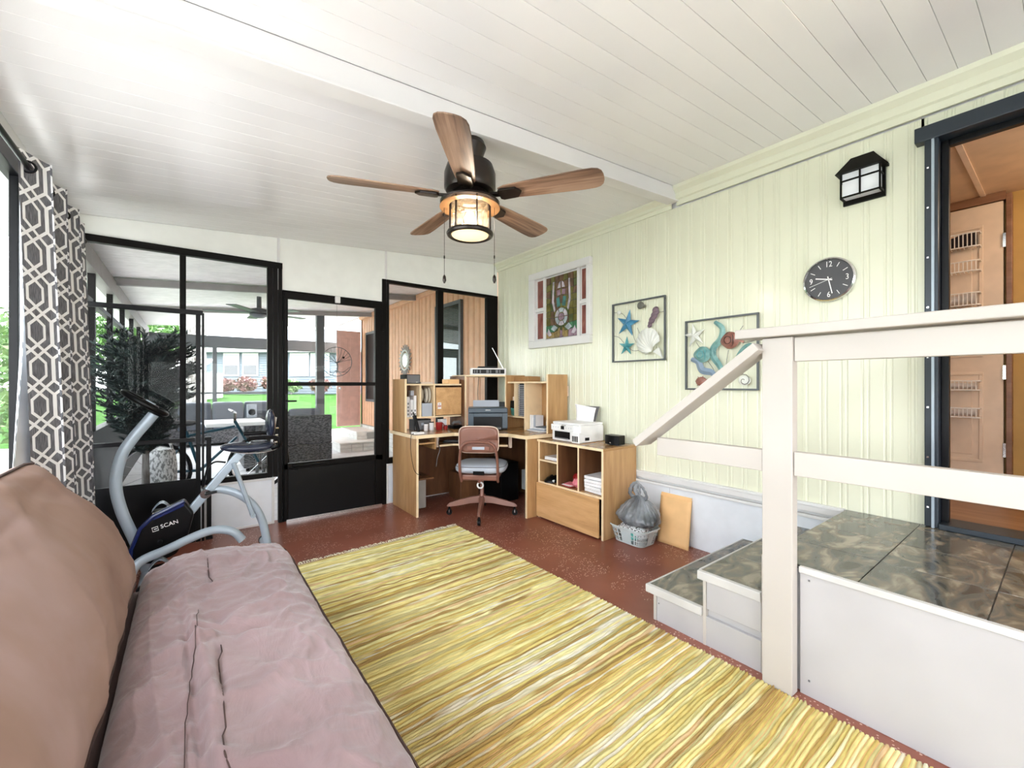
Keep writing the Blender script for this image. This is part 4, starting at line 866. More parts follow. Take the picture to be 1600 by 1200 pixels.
t = thing('cordless_phone', 'black cordless phone standing in its cradle at the desk left end', 'phone', (1.70, 3.70, T2))
b = MB(); b.box(1.655, 1.755, 3.66, 3.74, T2, T2+.022); b.build('cradle', M['printerw'], t, .006); b = MB(); b.beam((1.712, 3.70, T2+.02), (1.678, 3.72, T2+.175), .045, .024, (1, 0, 0)); h_ = b.build('handset', M['black'], t, .005); b = MB(); b.tube([(1.676, 3.715, T2+.17), (1.667, 3.72, T2+.205)], .007, 8); b.build('antenna', M['black'], h_)
b = MB(); b.tube(curve([(1.66, 3.68, T2+.012), (1.62, 3.66, .74), (1.61, 3.64, .60), (1.635, 3.635, .45), (1.66, 3.615, .40), (1.70, 3.61, .385)]), .0025, 6); tag(b.build('phone_cord', M['black'], None), 'thin black phone cord looping over the desk side', 'cord')
b = MB(); b.tube(curve([(1.89, 3.63, .72), (1.875, 3.62, .66), (1.895, 3.625, .60), (1.87, 3.63, .52), (1.865, 3.64, .44)]), .003, 6); tag(b.build('hanging_cord', M['inkgrey'], None), 'grey twisted cord dangling inside the desk opening', 'cord')
t = thing('black_radio', 'black box with small square logo under the left hutch shelf', 'radio', (1.90, 4.05, T2)); bx('body', 1.80, 1.985, 3.99, 4.12, T2, T2+.11, M['black'], t, .004); bx('grille', 1.805, 1.98, 3.984, 3.991, T2+.006, T2+.10, M['inkgrey'], t); bx('badge', 1.875, 1.90, 3.982, 3.985, T2+.05, T2+.075, M['vinyl'], t)
def jar(name, lb, x, y, r, h_, mat, cat='jar', lid=None, z=T2):
    t = thing(name, lb, cat, (x, y, z)); b = MB(); b.lathe([(r*.9, 0), (r, .004), (r, h_*.85), (r*.85, h_*.9)], (x, y, z), 20); b.build('body', mat, t, smooth=True)
    b = MB(); b.lathe([(r*.9, h_*.9), (r*.92, h_)], (x, y, z), 20); b.build('lid', lid or M['black'], t)
    return t
jar('pill_bottle', 'white bottle nearest the phone under the left hutch shelf', 1.90, 3.93, .022, .075, M['paper'], 'bottle')
jar('pill_bottle', 'white bottle with black lid left of the red mug', 1.965, 3.94, .026, .085, M['paper'], 'bottle')
t = thing('red_mug', 'dark red mug under the hutch cupboard door', 'mug', (2.045, 3.93, T2)); b = MB(); b.lathe([(.030, 0), (.034, .005), (.038, .075), (.034, .075), (.031, .008), (.001, .006)], (2.045, 3.93, T2), 24, cap=False); b.build('body', M['red'], t, smooth=True)
b = MB(); b.tube([(2.045+.036+.022*sin(a), 3.93, T2+.04+.024*cos(a)) for a in [pi*q/10 for q in range(11)]], .004, 6); b.build('handle', M['red'], t, smooth=True)
tag(bx('white_box', 2.09, 2.165, 3.99, 4.05, T2, T2+.10, M['paper'], None, .003), 'white carton standing right of the red mug under the hutch', 'box')
jar('dark_red_jar', 'small dark red jar in front of the white carton', 2.125, 3.94, .022, .04, M['red'])
t = thing('desk_clutter_phone', 'black desk telephone at the right end under the cupboard door', 'phone', (2.24, 3.95, T2)); b = MB(); b.box(2.19, 2.305, 3.90, 4.02, T2, T2+.035); b.build('base', M['black'], t, .01); b = MB(); b.tube([(2.20, 3.93, T2+.05), (2.215, 3.93, T2+.068), (2.28, 3.93, T2+.068), (2.295, 3.93, T2+.05)], .014, 8); b.build('handset', M['inkgrey'], t, smooth=True)
bpy.data.objects['desk_clutter_phone'].name = 'desk_telephone'
# black printer in the corner, turned 45 degrees
t = thing('black_printer', 'dark slate all-in-one printer in the corner of the desk', 'printer', (2.50, 3.72, T2), R(-32))
b = MB(t); b.box(-.20, .20, -.15, .15, 0, .175); b.build('body', M['black'], t, .008)
b = MB(t); b.box(-.20, .20, -.165, .14, .175, .225); b.build('scanner_lid', M['blueblack'], t, .008)
b = MB(t)
for (x0, x1, z0, z1) in ((-.20, -.145, .02, .172), (.145, .20, .02, .172), (-.145, .145, .135, .172)): b.box(x0, x1, -.166, -.150, z0, z1)
b.build('front_panel', M['blueblack'], t, .003)
b = MB(t); b.box(-.13, .13, -.20, -.150, .012, .03); b.build('output_tray', M['inkgrey'], t, .002); b = MB(t); b.box(-.15, .13, .10, .115, .20, .30); b.M = wm(t) @ Matrix.Translation((0, .10, .2)) @ Matrix.Rotation(R(-20), 4, 'X') @ Matrix.Translation((0, -.10, -.2)); b.build('paper_support', M['vinyl'], t, .002)
text('logo', 'EPSON', .016, wm(t) @ basis((0, -.1655, .203), (1, 0, 0), (0, 0, 1), (0, -1, 0)), M['ink'], t); b = MB(t); b.cyl((-.175, -.166, .04), (-.175, -.169, .04), .007); b.build('power_button', M['ink'], t)
tag(bx('black_cube_case', 2.725, 2.90, 3.70, 3.86, T2, T2+.27, M['black'], None, .006), 'black box behind the slate printer in the desk corner', 'box')
# radio/scanner on the tower shelf
t = thing('white_receiver', 'white tabletop receiver with black dial strip and aerial on the corner shelf', 'radio', (2.60, 3.86, 1.316), R(-28))
b = MB(t); b.box(-.19, .19, -.08, .10, 0, .075); b.build('case', M['printerw'], t, .005); b = MB(t); b.box(-.17, .17, -.083, -.079, .015, .060); b.build('dial_strip', M['black'], t)
b = MB(t)
for i, x in enumerate((-.15, -.125, -.09, -.02, .02, .08, .12)): b.box(x-.006, x+.006+(.015 if i in (3, 5) else 0), -.0845, -.083, .022, .054)
b.build('dial_marks', M['inkgrey'], t); b = MB(t); b.box(-.11, .10, -.05, .08, .075, .095); b.build('dark_top_tray', M['black'], t, .006)
b = MB(t); b.tube([(.165, -.02, .075), (.05, .02, .30)], [.0035, .002], 6); b.build('aerial', M['chrome'], t)
b = MB(t); b.tube(curve([(-.08, .1, .03), (-.09, .115, -.02), (-.10, .118, -.2), (-.09, .118, -.40)]), .003, 6); b.build('power_cord', M['black'], t)
# right hutch contents
tag(bx('tape_roll_box', 2.74, 2.80, 3.56, 3.60, 1.045, 1.085, M['beigeedge'], None, .004), 'small beige box perched in the narrow right hutch slot', 'box'); tag(bx('dark_pouch', 2.735, 2.82, 3.56, 3.64, .960, 1.044, M['black'], None, .01), 'black pouch in the narrow right hutch slot under the beige box', 'pouch')
b = MB(); b.beam((2.76, 3.60, .887), (2.74, 3.585, .96), .07, .02, (1, 0, 0)); tag(b.build('teal_packet', M['teal'], None, .003), 'pale teal packet at the bottom of the narrow hutch slot', 'packet')
for i, (y, c, lb) in enumerate(((3.335, 'paper', 'leftmost white spined book on the right side of the desk'), (3.305, 'paper', 'middle white spined book on the right side of the desk'), (3.275, 'vinyl', 'grey spined book beside two white ones on the desk'))): 
    t = thing('notebook', lb, 'book', (2.82, y, T2), group='books in the right hutch'); bx('pages', 2.775, 2.88, y-.010, y+.010, T2+.002, T2+.15, M['paper'], t); bx('spine', 2.768, 2.775, y-.012, y+.012, T2, T2+.155, M[c], t, .001)
for i in range(4):
    b = MB(); z = T2+.0015+i*.012; M3 = Matrix.Rotation(R((-8, 5, -3, 12)[i]), 3, 'Z'); b.obox((2.80+.008*i, 3.20-.012*i, z+.005), (.20-.02*i, .24-.03*i, .009), M3)
    tag(b.build('magazine', [M['paper'], M['vinyl'], M['paper'], M['blueblack']][i], None, .001), ['bottom magazine of the pile on the desk right side', 'second magazine from the bottom of the desk pile', 'third magazine from the bottom of the desk pile', 'dark topmost magazine of the desk pile'][i], 'magazine', 'magazines on the desk')
jar('white_bottle', 'white bottle standing behind the magazine pile on the desk', 2.90, 3.22, .018, .10, M['paper'], 'bottle', M['paper']); jar('beige_candle', 'tall beige candle at the far right of the desk hutch', 2.89, 3.06, .018, .13, M['beigeedge'], 'candle', M['beigeedge'])
t = thing('small_picture', 'small framed picture hanging inside the right hutch', 'picture', (2.93, 3.08, 1.1)); bx('frame', 2.93, 2.945, 3.04, 3.12, 1.10, 1.21, M['oakx'], t, .002); bx('print', 2.928, 2.930, 3.05, 3.11, 1.11, 1.20, M['beigeedge'], t)
# clutter under the desk
tag(bx('storage_box', 1.70, 1.84, 3.80, 4.10, .02, .30, flat('clear_bin', (.35, .33, .30), .4), None, .01), 'translucent grey bin on the floor under the desk left end', 'bin')
tag(bx('wall_carton', 2.86, 2.93, 3.10, 3.60, .09, .30, M['skirt'], None, .006), 'pale blue white carton under the desk right wing', 'box')
tag(bx('computer_tower', 2.55, 2.78, 3.55, 3.98, .0, .40, M['black'], None, .008), 'black computer tower in the dark under the corner desk', 'computer')
tag(bx('paper_bin', 2.25, 2.48, 3.85, 4.10, .0, .28, M['oakshade'], None, .008), 'brown waste bin darkened to suit the shadow under the corner desk', 'bin')  # bin colour carries the under-desk shade

# ------------------------------------------------------------------ desk chair
CA = R(-42)        # facing the corner: local +y is the facing direction
ch = thing('desk_chair', 'brown steel swivel desk chair with grey padded seat facing the desk', 'chair', (2.18, 3.335, 0), CA); 
b = MB(ch)
def seatf(u, v):
    a = 2*pi*u; p = pi*(v-.5); sx = math.copysign(abs(cos(a))**.5, cos(a)); sy = math.copysign(abs(sin(a))**.5, sin(a)); q = abs(cos(p))**.35; return Vector((.235*sx*q, .02+.215*sy*q, .455+.047*math.copysign(abs(sin(p))**.8, sin(p))))
b.grid(seatf, 40, 14); b.build('seat', M['vinyl'], ch, smooth='all'); b = MB(ch); b.tube([seatf(i/40, .62) for i in range(40)], .004, 6, closed=True); b.build('seat_piping', M['inkgrey'], ch, smooth=True)
b = MB(ch); b.box(-.17, .17, -.15, .17, .350, .405); b.build('seat_pan', M['brownpaint'], ch, .015)
b = MB(ch); b.box(-.05, .05, -.198, -.16, .412, .445); b.build('back_bracket', M['black'], ch, .004)
b = MB(ch); b.tube(curve([(-.165, -.13, .345), (-.17, -.185, .44), (-.165, -.215, .58), (-.145, -.225, .665), (-.09, -.232, .705), (0, -.235, .712), (.09, -.232, .705), (.145, -.225, .665), (.165, -.215, .58), (.17, -.185, .44), (.165, -.13, .345)], 6), .021, 10, flatr=.6); b.build('bent_frame', M['brownpaint'], ch, smooth=True)
def backpad(u, v, d=0):
    a = 2*pi*u; sx = math.copysign(abs(cos(a))**.35, cos(a))*v; sz = math.copysign(abs(sin(a))**.35, sin(a))*v; x = .175*sx; return Vector((x, -.175-.0+.35*x*x*-1+d, .725+.115*sz+0))
b = MB(ch); b.grid(lambda u, v: backpad(u, v), 44, 6); b.build('back_rest', M['brownpaint'], ch, smooth=True, solid=.018)
b = MB(ch); b.tube([backpad(i/44, 1.0)+Vector((0, -.004, 0)) for i in range(44)], .0075, 6, closed=True); b.build('back_edge_trim', M['beigeedge'], ch, smooth=True)
b = MB(ch); b.box(-.055, .055, -.218, -.205, .640, .665); b.build('maker_plate', M['vinyl'], ch, .002)
b = MB(ch); b.box(-.10, .10, -.215, -.19, .630, .675); b.build('plate_backing', M['brownpaint'], ch, .006)
b = MB(ch); b.tube([(-.115+.0, -.14, .31)]+[(-.115+.0, -.15, .30)], .01, 6); 
b = MB(ch); b.lathe([(.038, .13), (.036, .16), (.020, .19), (.016, .34), (.04, .35)], (0, 0, 0), 18); b.build('column', M['brownpaint'], ch, smooth=True)
b = MB(ch); b.tube([(0, -.10+.026*cos(a), .30+.026*sin(a)) for a in [2*pi*q/16 for q in range(16)]], .008, 6, closed=True); b.M = wm(ch) @ Matrix.Rotation(R(90), 4, 'Z') @ Matrix.Translation((-.10, .10, 0)); b.build('tilt_knob_ring', M['printerw'], ch, smooth=True)
b = MB(ch); b.tube([(0, -.13, .352), (0, -.165, .345)], .014, 8); b.build('tilt_knob', M['copper'], ch)
for q in range(4):
    a = R(52+90*q)-CA; d = Vector((cos(a), sin(a), 0)); s_ = Vector((-sin(a), cos(a), 0))
    b = MB(ch); P = []
    for (r_, zt, zb_, w) in ((.0, .185, .12, .026), (.10, .172, .115, .026), (.22, .14, .090, .022), (.30, .115, .080, .018), (.325, .095, .080, .012)):
        P.append([d*r_+s_*w+Vector((0, 0, zb_)), d*r_-s_*w+Vector((0, 0, zb_)), d*r_-s_*w*.6+Vector((0, 0, zt)), d*r_+s_*w*.6+Vector((0, 0, zt))])
    b.v = [p for r_ in P for p in r_]; b.f = [(3, 2, 1, 0), (16, 17, 18, 19)] + [(i*4+j, i*4+(j+1) % 4, i*4+4+(j+1) % 4, i*4+4+j) for i in range(4) for j in range(4)]
    lg = b.build('leg', M['brownpaint'], ch, .003); c = d*.305
    b = MB(ch); b.cyl(c+s_*.012+Vector((0, 0, .026)), c-s_*.012+Vector((0, 0, .026)), .026, 18); b.cyl(c+Vector((0, 0, .05)), c+Vector((0, 0, .085)), .008, 8); b.box(c.x-.012, c.x+.012, c.y-.012, c.y+.012, .045, .06); w_ = b.build('caster', M['black'], lg); 
    b = MB(ch); b.tube([c+s_*.017+Vector((0, 0, .026)), c+s_*.013+Vector((0, 0, .05)), c-s_*.013+Vector((0, 0, .05)), c-s_*.017+Vector((0, 0, .026))], .004, 6); b.build('caster_fork', M['chrome'], lg)

# ------------------------------------------------------------------ cubby cabinet
cb = thing('cubby_cabinet', 'low oak cabinet with four open cubbies over a wide drop door', 'cabinet', (2.76, 2.6, 0))
CX0, CX1, CY0, CY1 = 2.565, 2.975, 2.205, 2.975
bx('side_panel', CX0, CX1, CY0, CY0+.018, 0, .695, M['oak'], cb, .001); bx('side_panel', CX0, CX1, CY1-.018, CY1, 0, .695, M['oak'], cb, .001)
bx('top_panel', CX0-.01, CX1, CY0-.006, CY1+.006, .695, .715, M['oakx'], cb, .002); bx('edge_band', CX0-.014, CX0-.01, CY0-.006, CY1+.006, .695, .715, M['oakedge'], cb)
for y in (CY0, CY1-.018): bx('edge_band', CX0-.004, CX0, y, y+.018, 0, .695, M['oakedge'], cb)
bx('back_panel', CX1-.008, CX1, CY0+.018, CY1-.018, .02, .695, M['oakshade'], cb)
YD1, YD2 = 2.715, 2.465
for y in (YD1, YD2): bx('divider', CX0, CX1-.008, y, y+.014, .335, .695, M['oakshade'], cb); bx('edge_band', CX0-.004, CX0, y, y+.014, .335, .695, M['oakedge'], cb)
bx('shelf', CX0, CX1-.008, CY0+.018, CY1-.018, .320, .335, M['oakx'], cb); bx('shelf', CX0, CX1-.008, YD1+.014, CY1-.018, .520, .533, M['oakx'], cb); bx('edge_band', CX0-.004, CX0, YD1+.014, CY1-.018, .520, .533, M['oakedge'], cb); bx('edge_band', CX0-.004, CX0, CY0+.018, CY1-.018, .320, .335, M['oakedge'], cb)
bx('bottom_panel', CX0, CX1, CY0+.018, CY1-.018, .02, .035, M['oakshade'], cb)
bx('drop_door', CX0-.024, CX0-.006, CY0+.035, CY1+.004, .015, .322, M['oaky'], cb, .003)
# contents
def paperstack(n, x0, x1, y0, y1, z, nm, lbf, grp, th=.008):
    for i in range(n):
        b = MB(); a = Matrix.Rotation(R(random.uniform(-6, 6)), 3, 'Z'); b.obox(((x0+x1)/2+random.uniform(-.008, .008), (y0+y1)/2+random.uniform(-.004, .004), z+th*(i+.5)), (x1-x0, y1-y0, th*.8), a)
        tag(b.build(nm, M['paper'], None), lbf(i), 'papers', grp)
paperstack(3, 2.60, 2.86, 2.755, 2.93, .534, 'paper_ream', lambda i: ['bottom', 'middle', 'top'][i]+' of the three white paper stacks on the left cubby shelf', 'papers on the left cubby shelf', .009)
paperstack(5, 2.60, 2.86, 2.25, 2.44, .336, 'paper_stack', lambda i: ['lowest', 'second', 'middle', 'fourth', 'topmost'][i]+' white document bundle in the right cubby', 'document bundles in the right cubby', .027)
t = thing('purple_binder', 'purple binder upright in the lower left cubby', 'binder', (2.66, 2.75, .336)); bx('cover', 2.60, 2.80, 2.735, 2.762, .336, .50, M['purple'], t, .002); bx('pages', 2.605, 2.795, 2.763, 2.772, .34, .49, M['paper'], t)
b = MB(); b.grid(lambda u, v: (2.64+.09*cos(2*pi*u)*sin(pi*v*.5+.01), 2.86+.07*sin(2*pi*u)*sin(pi*v*.5+.01), .336+.05*cos(pi*v*.5)*(1+.4*noise.noise(Vector((u*5, v*4, 2))))), 24, 8); tag(b.build('dark_pouch', M['black'], None, smooth='all'), 'black soft pouch in the lower left cubby', 'pouch')
b = MB(); b.tube([(2.59, 2.84, .352), (2.60, 2.80, .352)], .012, 8); tag(b.build('cream_tube', M['paper'], None, smooth=True), 'small cream tube in front of the black pouch in the lower left cubby', 'tube')
for i, (c, lb) in enumerate((('pink', 'crumpled pink bag in the middle cubby'), ('red', 'crumpled red bag at the back of the middle cubby'))):
    b = MB(); b.grid(lambda u, v: (2.66+.08*i+.07*cos(2*pi*u)*sin(pi*v)*(1+.5*noise.noise(Vector((u*4, v*5, i*3)))), 2.55+.05*i+.065*sin(2*pi*u)*sin(pi*v), .337+(.05+.03*i)*(1-cos(pi*v))*.7*(1+.5*noise.noise(Vector((u*6, v*6, 7+i))))), 22, 12); tag(b.build('crumpled_bag', M[c], None), lb, 'bag')
for i in range(3): b = MB(); b.obox((2.63+.01*i, 2.64, .342+.007*i), (.10, .13-.02*i, .005), Matrix.Rotation(R(12*i-10), 3, 'Z')); tag(b.build('booklet', [M['red'], M['paper'], M['pink']][i], None), ['bottom dark red booklet in the middle cubby', 'white booklet in the middle cubby between two red ones', 'topmost pink booklet in the middle cubby'][i], 'booklet')
# white printer
t = thing('white_printer', 'white ink tank printer with paper loaded on top of the cubby cabinet', 'printer', (2.79, 2.69, .716), R(-90+0))
# local x = along -y (to the viewer's right), local y = towards the wall
b = MB(t); b.box(-.175, .175, -.16, .14, 0, .145); b.build('body', M['printerw'], t, .012, seg=3)
b = MB(t); b.box(-.17, .17, -.155, .135, .145, .168); b.build('scanner_lid', M['printerw'], t, .008)
b = MB(t); b.box(-.135, .055, -.165, -.10, .022, .085); b.build('output_slot', M['black'], t, .003); b = MB(t); b.box(-.12, .04, -.175, -.15, .022, .03); b.build('output_tray', M['inkgrey'], t)
b = MB(t); b.box(-.175, .10, -.172, -.158, .092, .145); b.build('control_panel', M['printerw'], t, .005); b = MB(t); b.box(-.045, -.005, -.1745, -.172, .105, .135); b.build('display', M['black'], t); b = MB(t)
for x in (-.14, -.11, -.08, .02, .05, .08): b.cyl((x, -.172, .12), (x, -.1745, .12), .004, 8)
b.build('buttons', M['vinyl'], t)
b = MB(t); b.box(.088, .176, -.175, -.158, .0, .09); b.build('tank_cover', M['printerw'], t, .004); b = MB(t)
for i in range(4): b.box(.098+i*.018, .108+i*.018, -.1775, -.175, .012, .06)
b.build('ink_windows', M['black'], t); b = MB(t); b.box(.175, .178, -.10, -.05, .02, .045); b.build('side_port', M['black'], t)
text('logo', 'EPSON', .016, wm(t) @ basis((-.01, -.1725, .140), (1, 0, 0), (0, 0, 1), (0, -1, 0)) @ Matrix.Translation((0, .0, 0)), M['inkgrey'], t)
b = MB(t)
b.grid(lambda u, v: ((u-.5)*.215, .10+.04*v+.02*v*v, .15+.15*v), 6, 8); b.build('paper_feed', M['inkgrey'], t, solid=.004)
pp = MB(t); pp.grid(lambda u, v: ((u-.5)*.210-.01+.02*v, .085+.02*v-.05*v*v*(1-u), .15+.17*v-.03*v*v*u), 10, 12); tag(pp.build('loaded_paper', M['paper'], None, smooth='all', solid=.002), 'white paper sheets standing in the white printer feed', 'paper')
t = thing('shelf_speaker', 'small curved black speaker on the cabinet right of the white printer', 'speaker', (2.82, 2.30, .716))
b = MB(); b.prism([(2.76+.02*abs(q-4)/4*abs(q-4)/4, 2.375-.0185*q, .722) for q in range(9)]+[(2.86, 2.23, .722), (2.86, 2.37, .722)], (0, 0, .075)); b.build('cabinet', M['black'], t, .004); bx('badge', 2.757, 2.761, 2.292, 2.308, .735, .741, M['chrome'], t); bx('foot', 2.79, 2.84, 2.25, 2.35, .716, .722, M['inkgrey'], t)

# ------------------------------------------------------------------ floor clutter by the skirt wall
t = thing('plastic_basket', 'clear plastic basket with teal lined contents under the grey bag', 'basket', (2.76, 2.06, 0))
M['clearp'] = bsdf('frosted_plastic', (.72, .80, .82), .25, Alpha=.62)[0]
def bpt(u, z, g=0):
    a = 2*pi*u; k = .80+.20*(z/.12); x = (.115+g)*math.copysign(abs(cos(a))**.35, cos(a))*k; y = (.16+g)*math.copysign(abs(sin(a))**.35, sin(a))*k; return Vector((2.75+x, 2.055+y, .004+z))
b = MB(); b.grid(lambda u, v: bpt(u, .012*v), 48, 1); b.grid(lambda u, v: bpt(u, .10+.02*v), 48, 1)
for i in range(40):
    u = i/40; b.prism([bpt(u-.006, .012), bpt(u+.006, .012), bpt(u+.006, .10), bpt(u-.006, .10)], (0.0005, 0.0005, 0))
for z in (.040, .070): b.grid(lambda u, v: bpt(u, z+.007*v), 48, 1)
b.f.append(tuple(range(0, 96, 2))); b.build('lattice_wall', M['clearp'], t)
b = MB(); b.tube([bpt(i/48, .12, .004) for i in range(48)], .006, 6, closed=True); b.build('rim', M['clearp'], t, smooth=True)
def lump(c, r, amp, fr, seed, nu=40, nv=22, top=1.0):
    def fn(u, v):
        a = 2*pi*u; p = pi*(v-.5)*.999; d = Vector((cos(a)*cos(p), sin(a)*cos(p), sin(p))); n_ = 1+amp*noise.noise(d*fr+Vector((seed, 0, 0)))+amp*.5*noise.noise(d*fr*2.7+Vector((0, seed, 0)))
        return Vector(c)+Vector((d.x*r[0]*n_, d.y*r[1]*n_, d.z*r[2]*n_))
    b = MB(); b.grid(fn, nu, nv); return b
M['dots'] = bsdf('dots', (1, 1, 1), .7)[0]; tt = M['dots'].node_tree; vv = node(tt, 'TexVoronoi', Scale=70.0); tt.links.new(coords(tt), vv.inputs['Vector']); tt.links.new(ramp(tt, vv.outputs[0], [(.35, (.03, .03, .03)), (.42, (.8, .8, .8))]), tt.nodes['Principled BSDF'].inputs['Base Color'])
tag(lump((2.745, 2.06, .085), (.09, .12, .055), .25, 2, 3).build('spotted_cloth', M['dots'], None, smooth='all'), 'black and white spotted cloth heaped in the plastic basket', 'cloth')
tag(lump((2.68, 2.05, .062), (.028, .07, .035), .2, 3, 5).build('teal_pouch', M['teal'], None, smooth='all'), 'teal packet pressed against the front of the plastic basket', 'packet')
t = thing('grey_plastic_bag', 'full grey plastic shopping bag with tied handles on the basket', 'bag', (2.76, 2.04, .13))
M['bag'] = noisy('grey_film', [(.35, (.10, .11, .12)), (.65, (.30, .32, .35))], 8, (1, 1, .4), .22, 4, .5, .02)
def bagf(u, v):
    a = 2*pi*u; z = v; w = (sin(pi*(z**.62)*.97+.03))**.75*(1-.15*z)
    n_ = 1+.20*noise.noise(Vector((cos(a)*1.6, sin(a)*1.6, z*2.2)))-.22*(1-abs(noise.noise(Vector((cos(a)*5, sin(a)*5, z*1.6))))*2)**2*(.3+.7*z)+.07*noise.noise(Vector((cos(a)*9, sin(a)*9, z*11)))+.10
    return Vector((2.775+.135*cos(a)*w*n_, 2.03+.165*sin(a)*w*n_, .125+.235*z))
b = MB(); b.grid(bagf, 110, 60); b.build('bag_body', M['bag'], t, smooth='all')
for s_ in (1, -1):
    P = curve([(2.775, 2.03+s_*.02, .33), (2.765, 2.03+s_*.075, .36), (2.76, 2.035+s_*.050, .425), (2.765, 2.035, .455 if s_ > 0 else .44), (2.76, 2.035-s_*.020, .40), (2.775, 2.03, .34)], 8); b = MB(); b.tube(P, [.012+.006*abs(sin(i*.9)) for i in range(len(P))], 8, flatr=.4); b.build('bag_handle', M['bag'], t, smooth='all')
t = thing('manila_mailer', 'tan padded mailer leaning against the white skirting', 'envelope', (2.93, 1.82, 0))
b = MB(); b.grid(lambda u, v: (2.90+.075*v-.006*sin(pi*v)*sin(pi*u), 1.955-.255*u-.004*v+.02*v, .002+.35*v), 8, 12); b.build('pouch', M['manila'], t, smooth='all', solid=.012)
b = MB(); b.grid(lambda u, v: (2.962+.012*v+.012, 1.971-.255*u, .345+.024*v), 6, 2); b.M = Matrix.Translation((-.002, 0, 0)); b.build('flap', M['manila'], t, solid=.004)

# ------------------------------------------------------------------ exercise bike
bk = thing('exercise_bike', 'folding grey exercise bike with black seat behind the futon', 'exercise bike', (.1, 3.5, 0))
BY = 3.5
def gtube(nm, pts, r, mat, fl=1.0, n=8, sm=True, y=None): b = MB(); b.tube(curve(pts, n), r, 12, flatr=fl); return b.build(nm, mat, bk, smooth=sm)
gtube('front_column', [(-.205, BY, .055), (-.262, BY, .25), (-.325, BY, .45), (-.350, BY, .62), (-.325, BY, .78), (-.27, BY, .89), (-.205, BY, .985), (-.175, BY, 1.03)], .030, M['grey'], .6)
gtube('rear_arc_leg', [(.09, BY, .50), (.17, BY, .505), (.27, BY, .46), (.36, BY, .37), (.42, BY, .24), (.455, BY, .05)], .026, M['grey'], .6)
gtube('base_arc', [(-.29, BY-.20, .03), (-.24, BY-.17, .16), (-.10, BY-.15, .21), (.06, BY-.13, .262), (.16, BY-.12, .268), (.24, BY-.12, .235), (.29, BY-.12, .17)], .026, M['grey'], .6)
b = MB(); b.beam((-.03, BY, .335), (.285, BY, .735), .042, .05); b.build('main_frame', M['grey'], bk, .006)
b = MB(); b.beam((.235, BY, .675), (.36, BY, .80), .03, .036); b.build('seat_post', M['grey'], bk, .004)
b = MB(); b.tube([(.245, BY+.03, .68), (.36, BY+.03, .30)], .014, 8); b.tube([(.245, BY-.03, .68), (.36, BY-.03, .30)], .014, 8); b.cyl((.36, BY-.04, .30), (.36, BY+.04, .30), .016); b.build('support_rod', M['grey'], bk, smooth=True)
for (x, nm) in ((-.21, 'front_foot'), (.455, 'rear_foot')): b = MB(); b.tube([(x, BY-.24, .028), (x, BY+.24, .028)], .028, 12); f_ = b.build(nm, M['grey'], bk, smooth=True); [MB().tube([(x, BY+s_*.24, .028), (x, BY+s_*.265, .028)], .031, 12).build('end_cap', M['black'], f_, smooth=True) for s_ in (1, -1)]
b = MB(); b.cyl((.09, BY-.045, .495), (.09, BY+.045, .495), .030, 20); b.build('pivot_bolt', M['chrome'], bk); 
b = MB(); b.tube([(.09, BY-.04, .495), (.09, BY-.07, .50), (.15, BY-.08, .51)], .008, 6); b.build('lock_lever', M['black'], bk)
b = MB(); b.tube(curve([(.08, BY-.03, .55), (.10, BY-.04, .66), (.14, BY-.04, .70), (.20, BY-.03, .69)]), .006, 6); b.build('tension_cable', M['black'], bk)
M['navy'] = flat('navy_gloss', (.012, .022, .10), .2)
b = MB(); sh = [(-.02, .47), (-.175, .40), (-.235, .335), (-.275, .22), (-.28, .13), (-.16, .10), (-.06, .14), (.0, .25), (.03, .38)]
b.prism([(x, BY-.055, z) for x, z in sh], (0, .11, 0)); b.build('flywheel_cover', M['black'], bk, .015, seg=3)
b = MB(); b.tube([(x, BY-.058, z) for x, z in sh[:5]], .012, 8); b.build('cover_trim', M['navy'], bk, smooth=True); b = MB(); b.prism([(-.025, BY-.062, .462), (-.17, BY-.062, .398), (-.175, BY-.062, .375), (-.02, BY-.062, .438)], (0, .12, 0)); b.build('cover_top_band', M['navy'], bk, .004)
text('maker_mark', 'SCAN', .036, basis((-.095, BY-.0580, .338), (.94, 0, .20), (-.20, 0, .94), (0, -1, 0)), M['ink'], bk, .001)
k = MB(); k.tube([(-.175, BY-.058, .305), (-.148, BY-.058, .311), (-.153, BY-.058, .335), (-.180, BY-.058, .329)], .0025, 5, closed=True); k.tube([(-.170, BY-.058, .319), (-.155, BY-.058, .322)], .0025, 5); k.build('logo_square', M['ink'], bk)
b = MB(); b.tube([(-.14, BY-.09, .24), (-.14, BY+.09, .24)], .012, 10).beam((-.14, BY-.085, .25), (-.14, BY-.085, .10), .012, .022).beam((-.14, BY+.085, .23), (-.14, BY+.085, .38), .012, .022); cr1 = b.build('crank', M['black'], bk, .002)
for (s_, z) in ((-1, .10), (1, .38)): b = MB(); b.box(-.19, -.09, BY+s_*.14-.045, BY+s_*.14+.045, z-.012, z+.012); pd = b.build('pedal', M['black'], bk, .004); bx('pedal_reflector', -.185, -.155, BY+s_*.14-.0495, BY+s_*.14-.045, z-.008, z+.008, M['ink'], pd); b = MB(); b.grid(lambda u, v: (-.19+.10*u, BY+s_*.14-.04+.04*v*2, z+.012+.05*sin(pi*u)), 8, 1); b.build('toe_strap', M['grey'], pd, solid=.002)
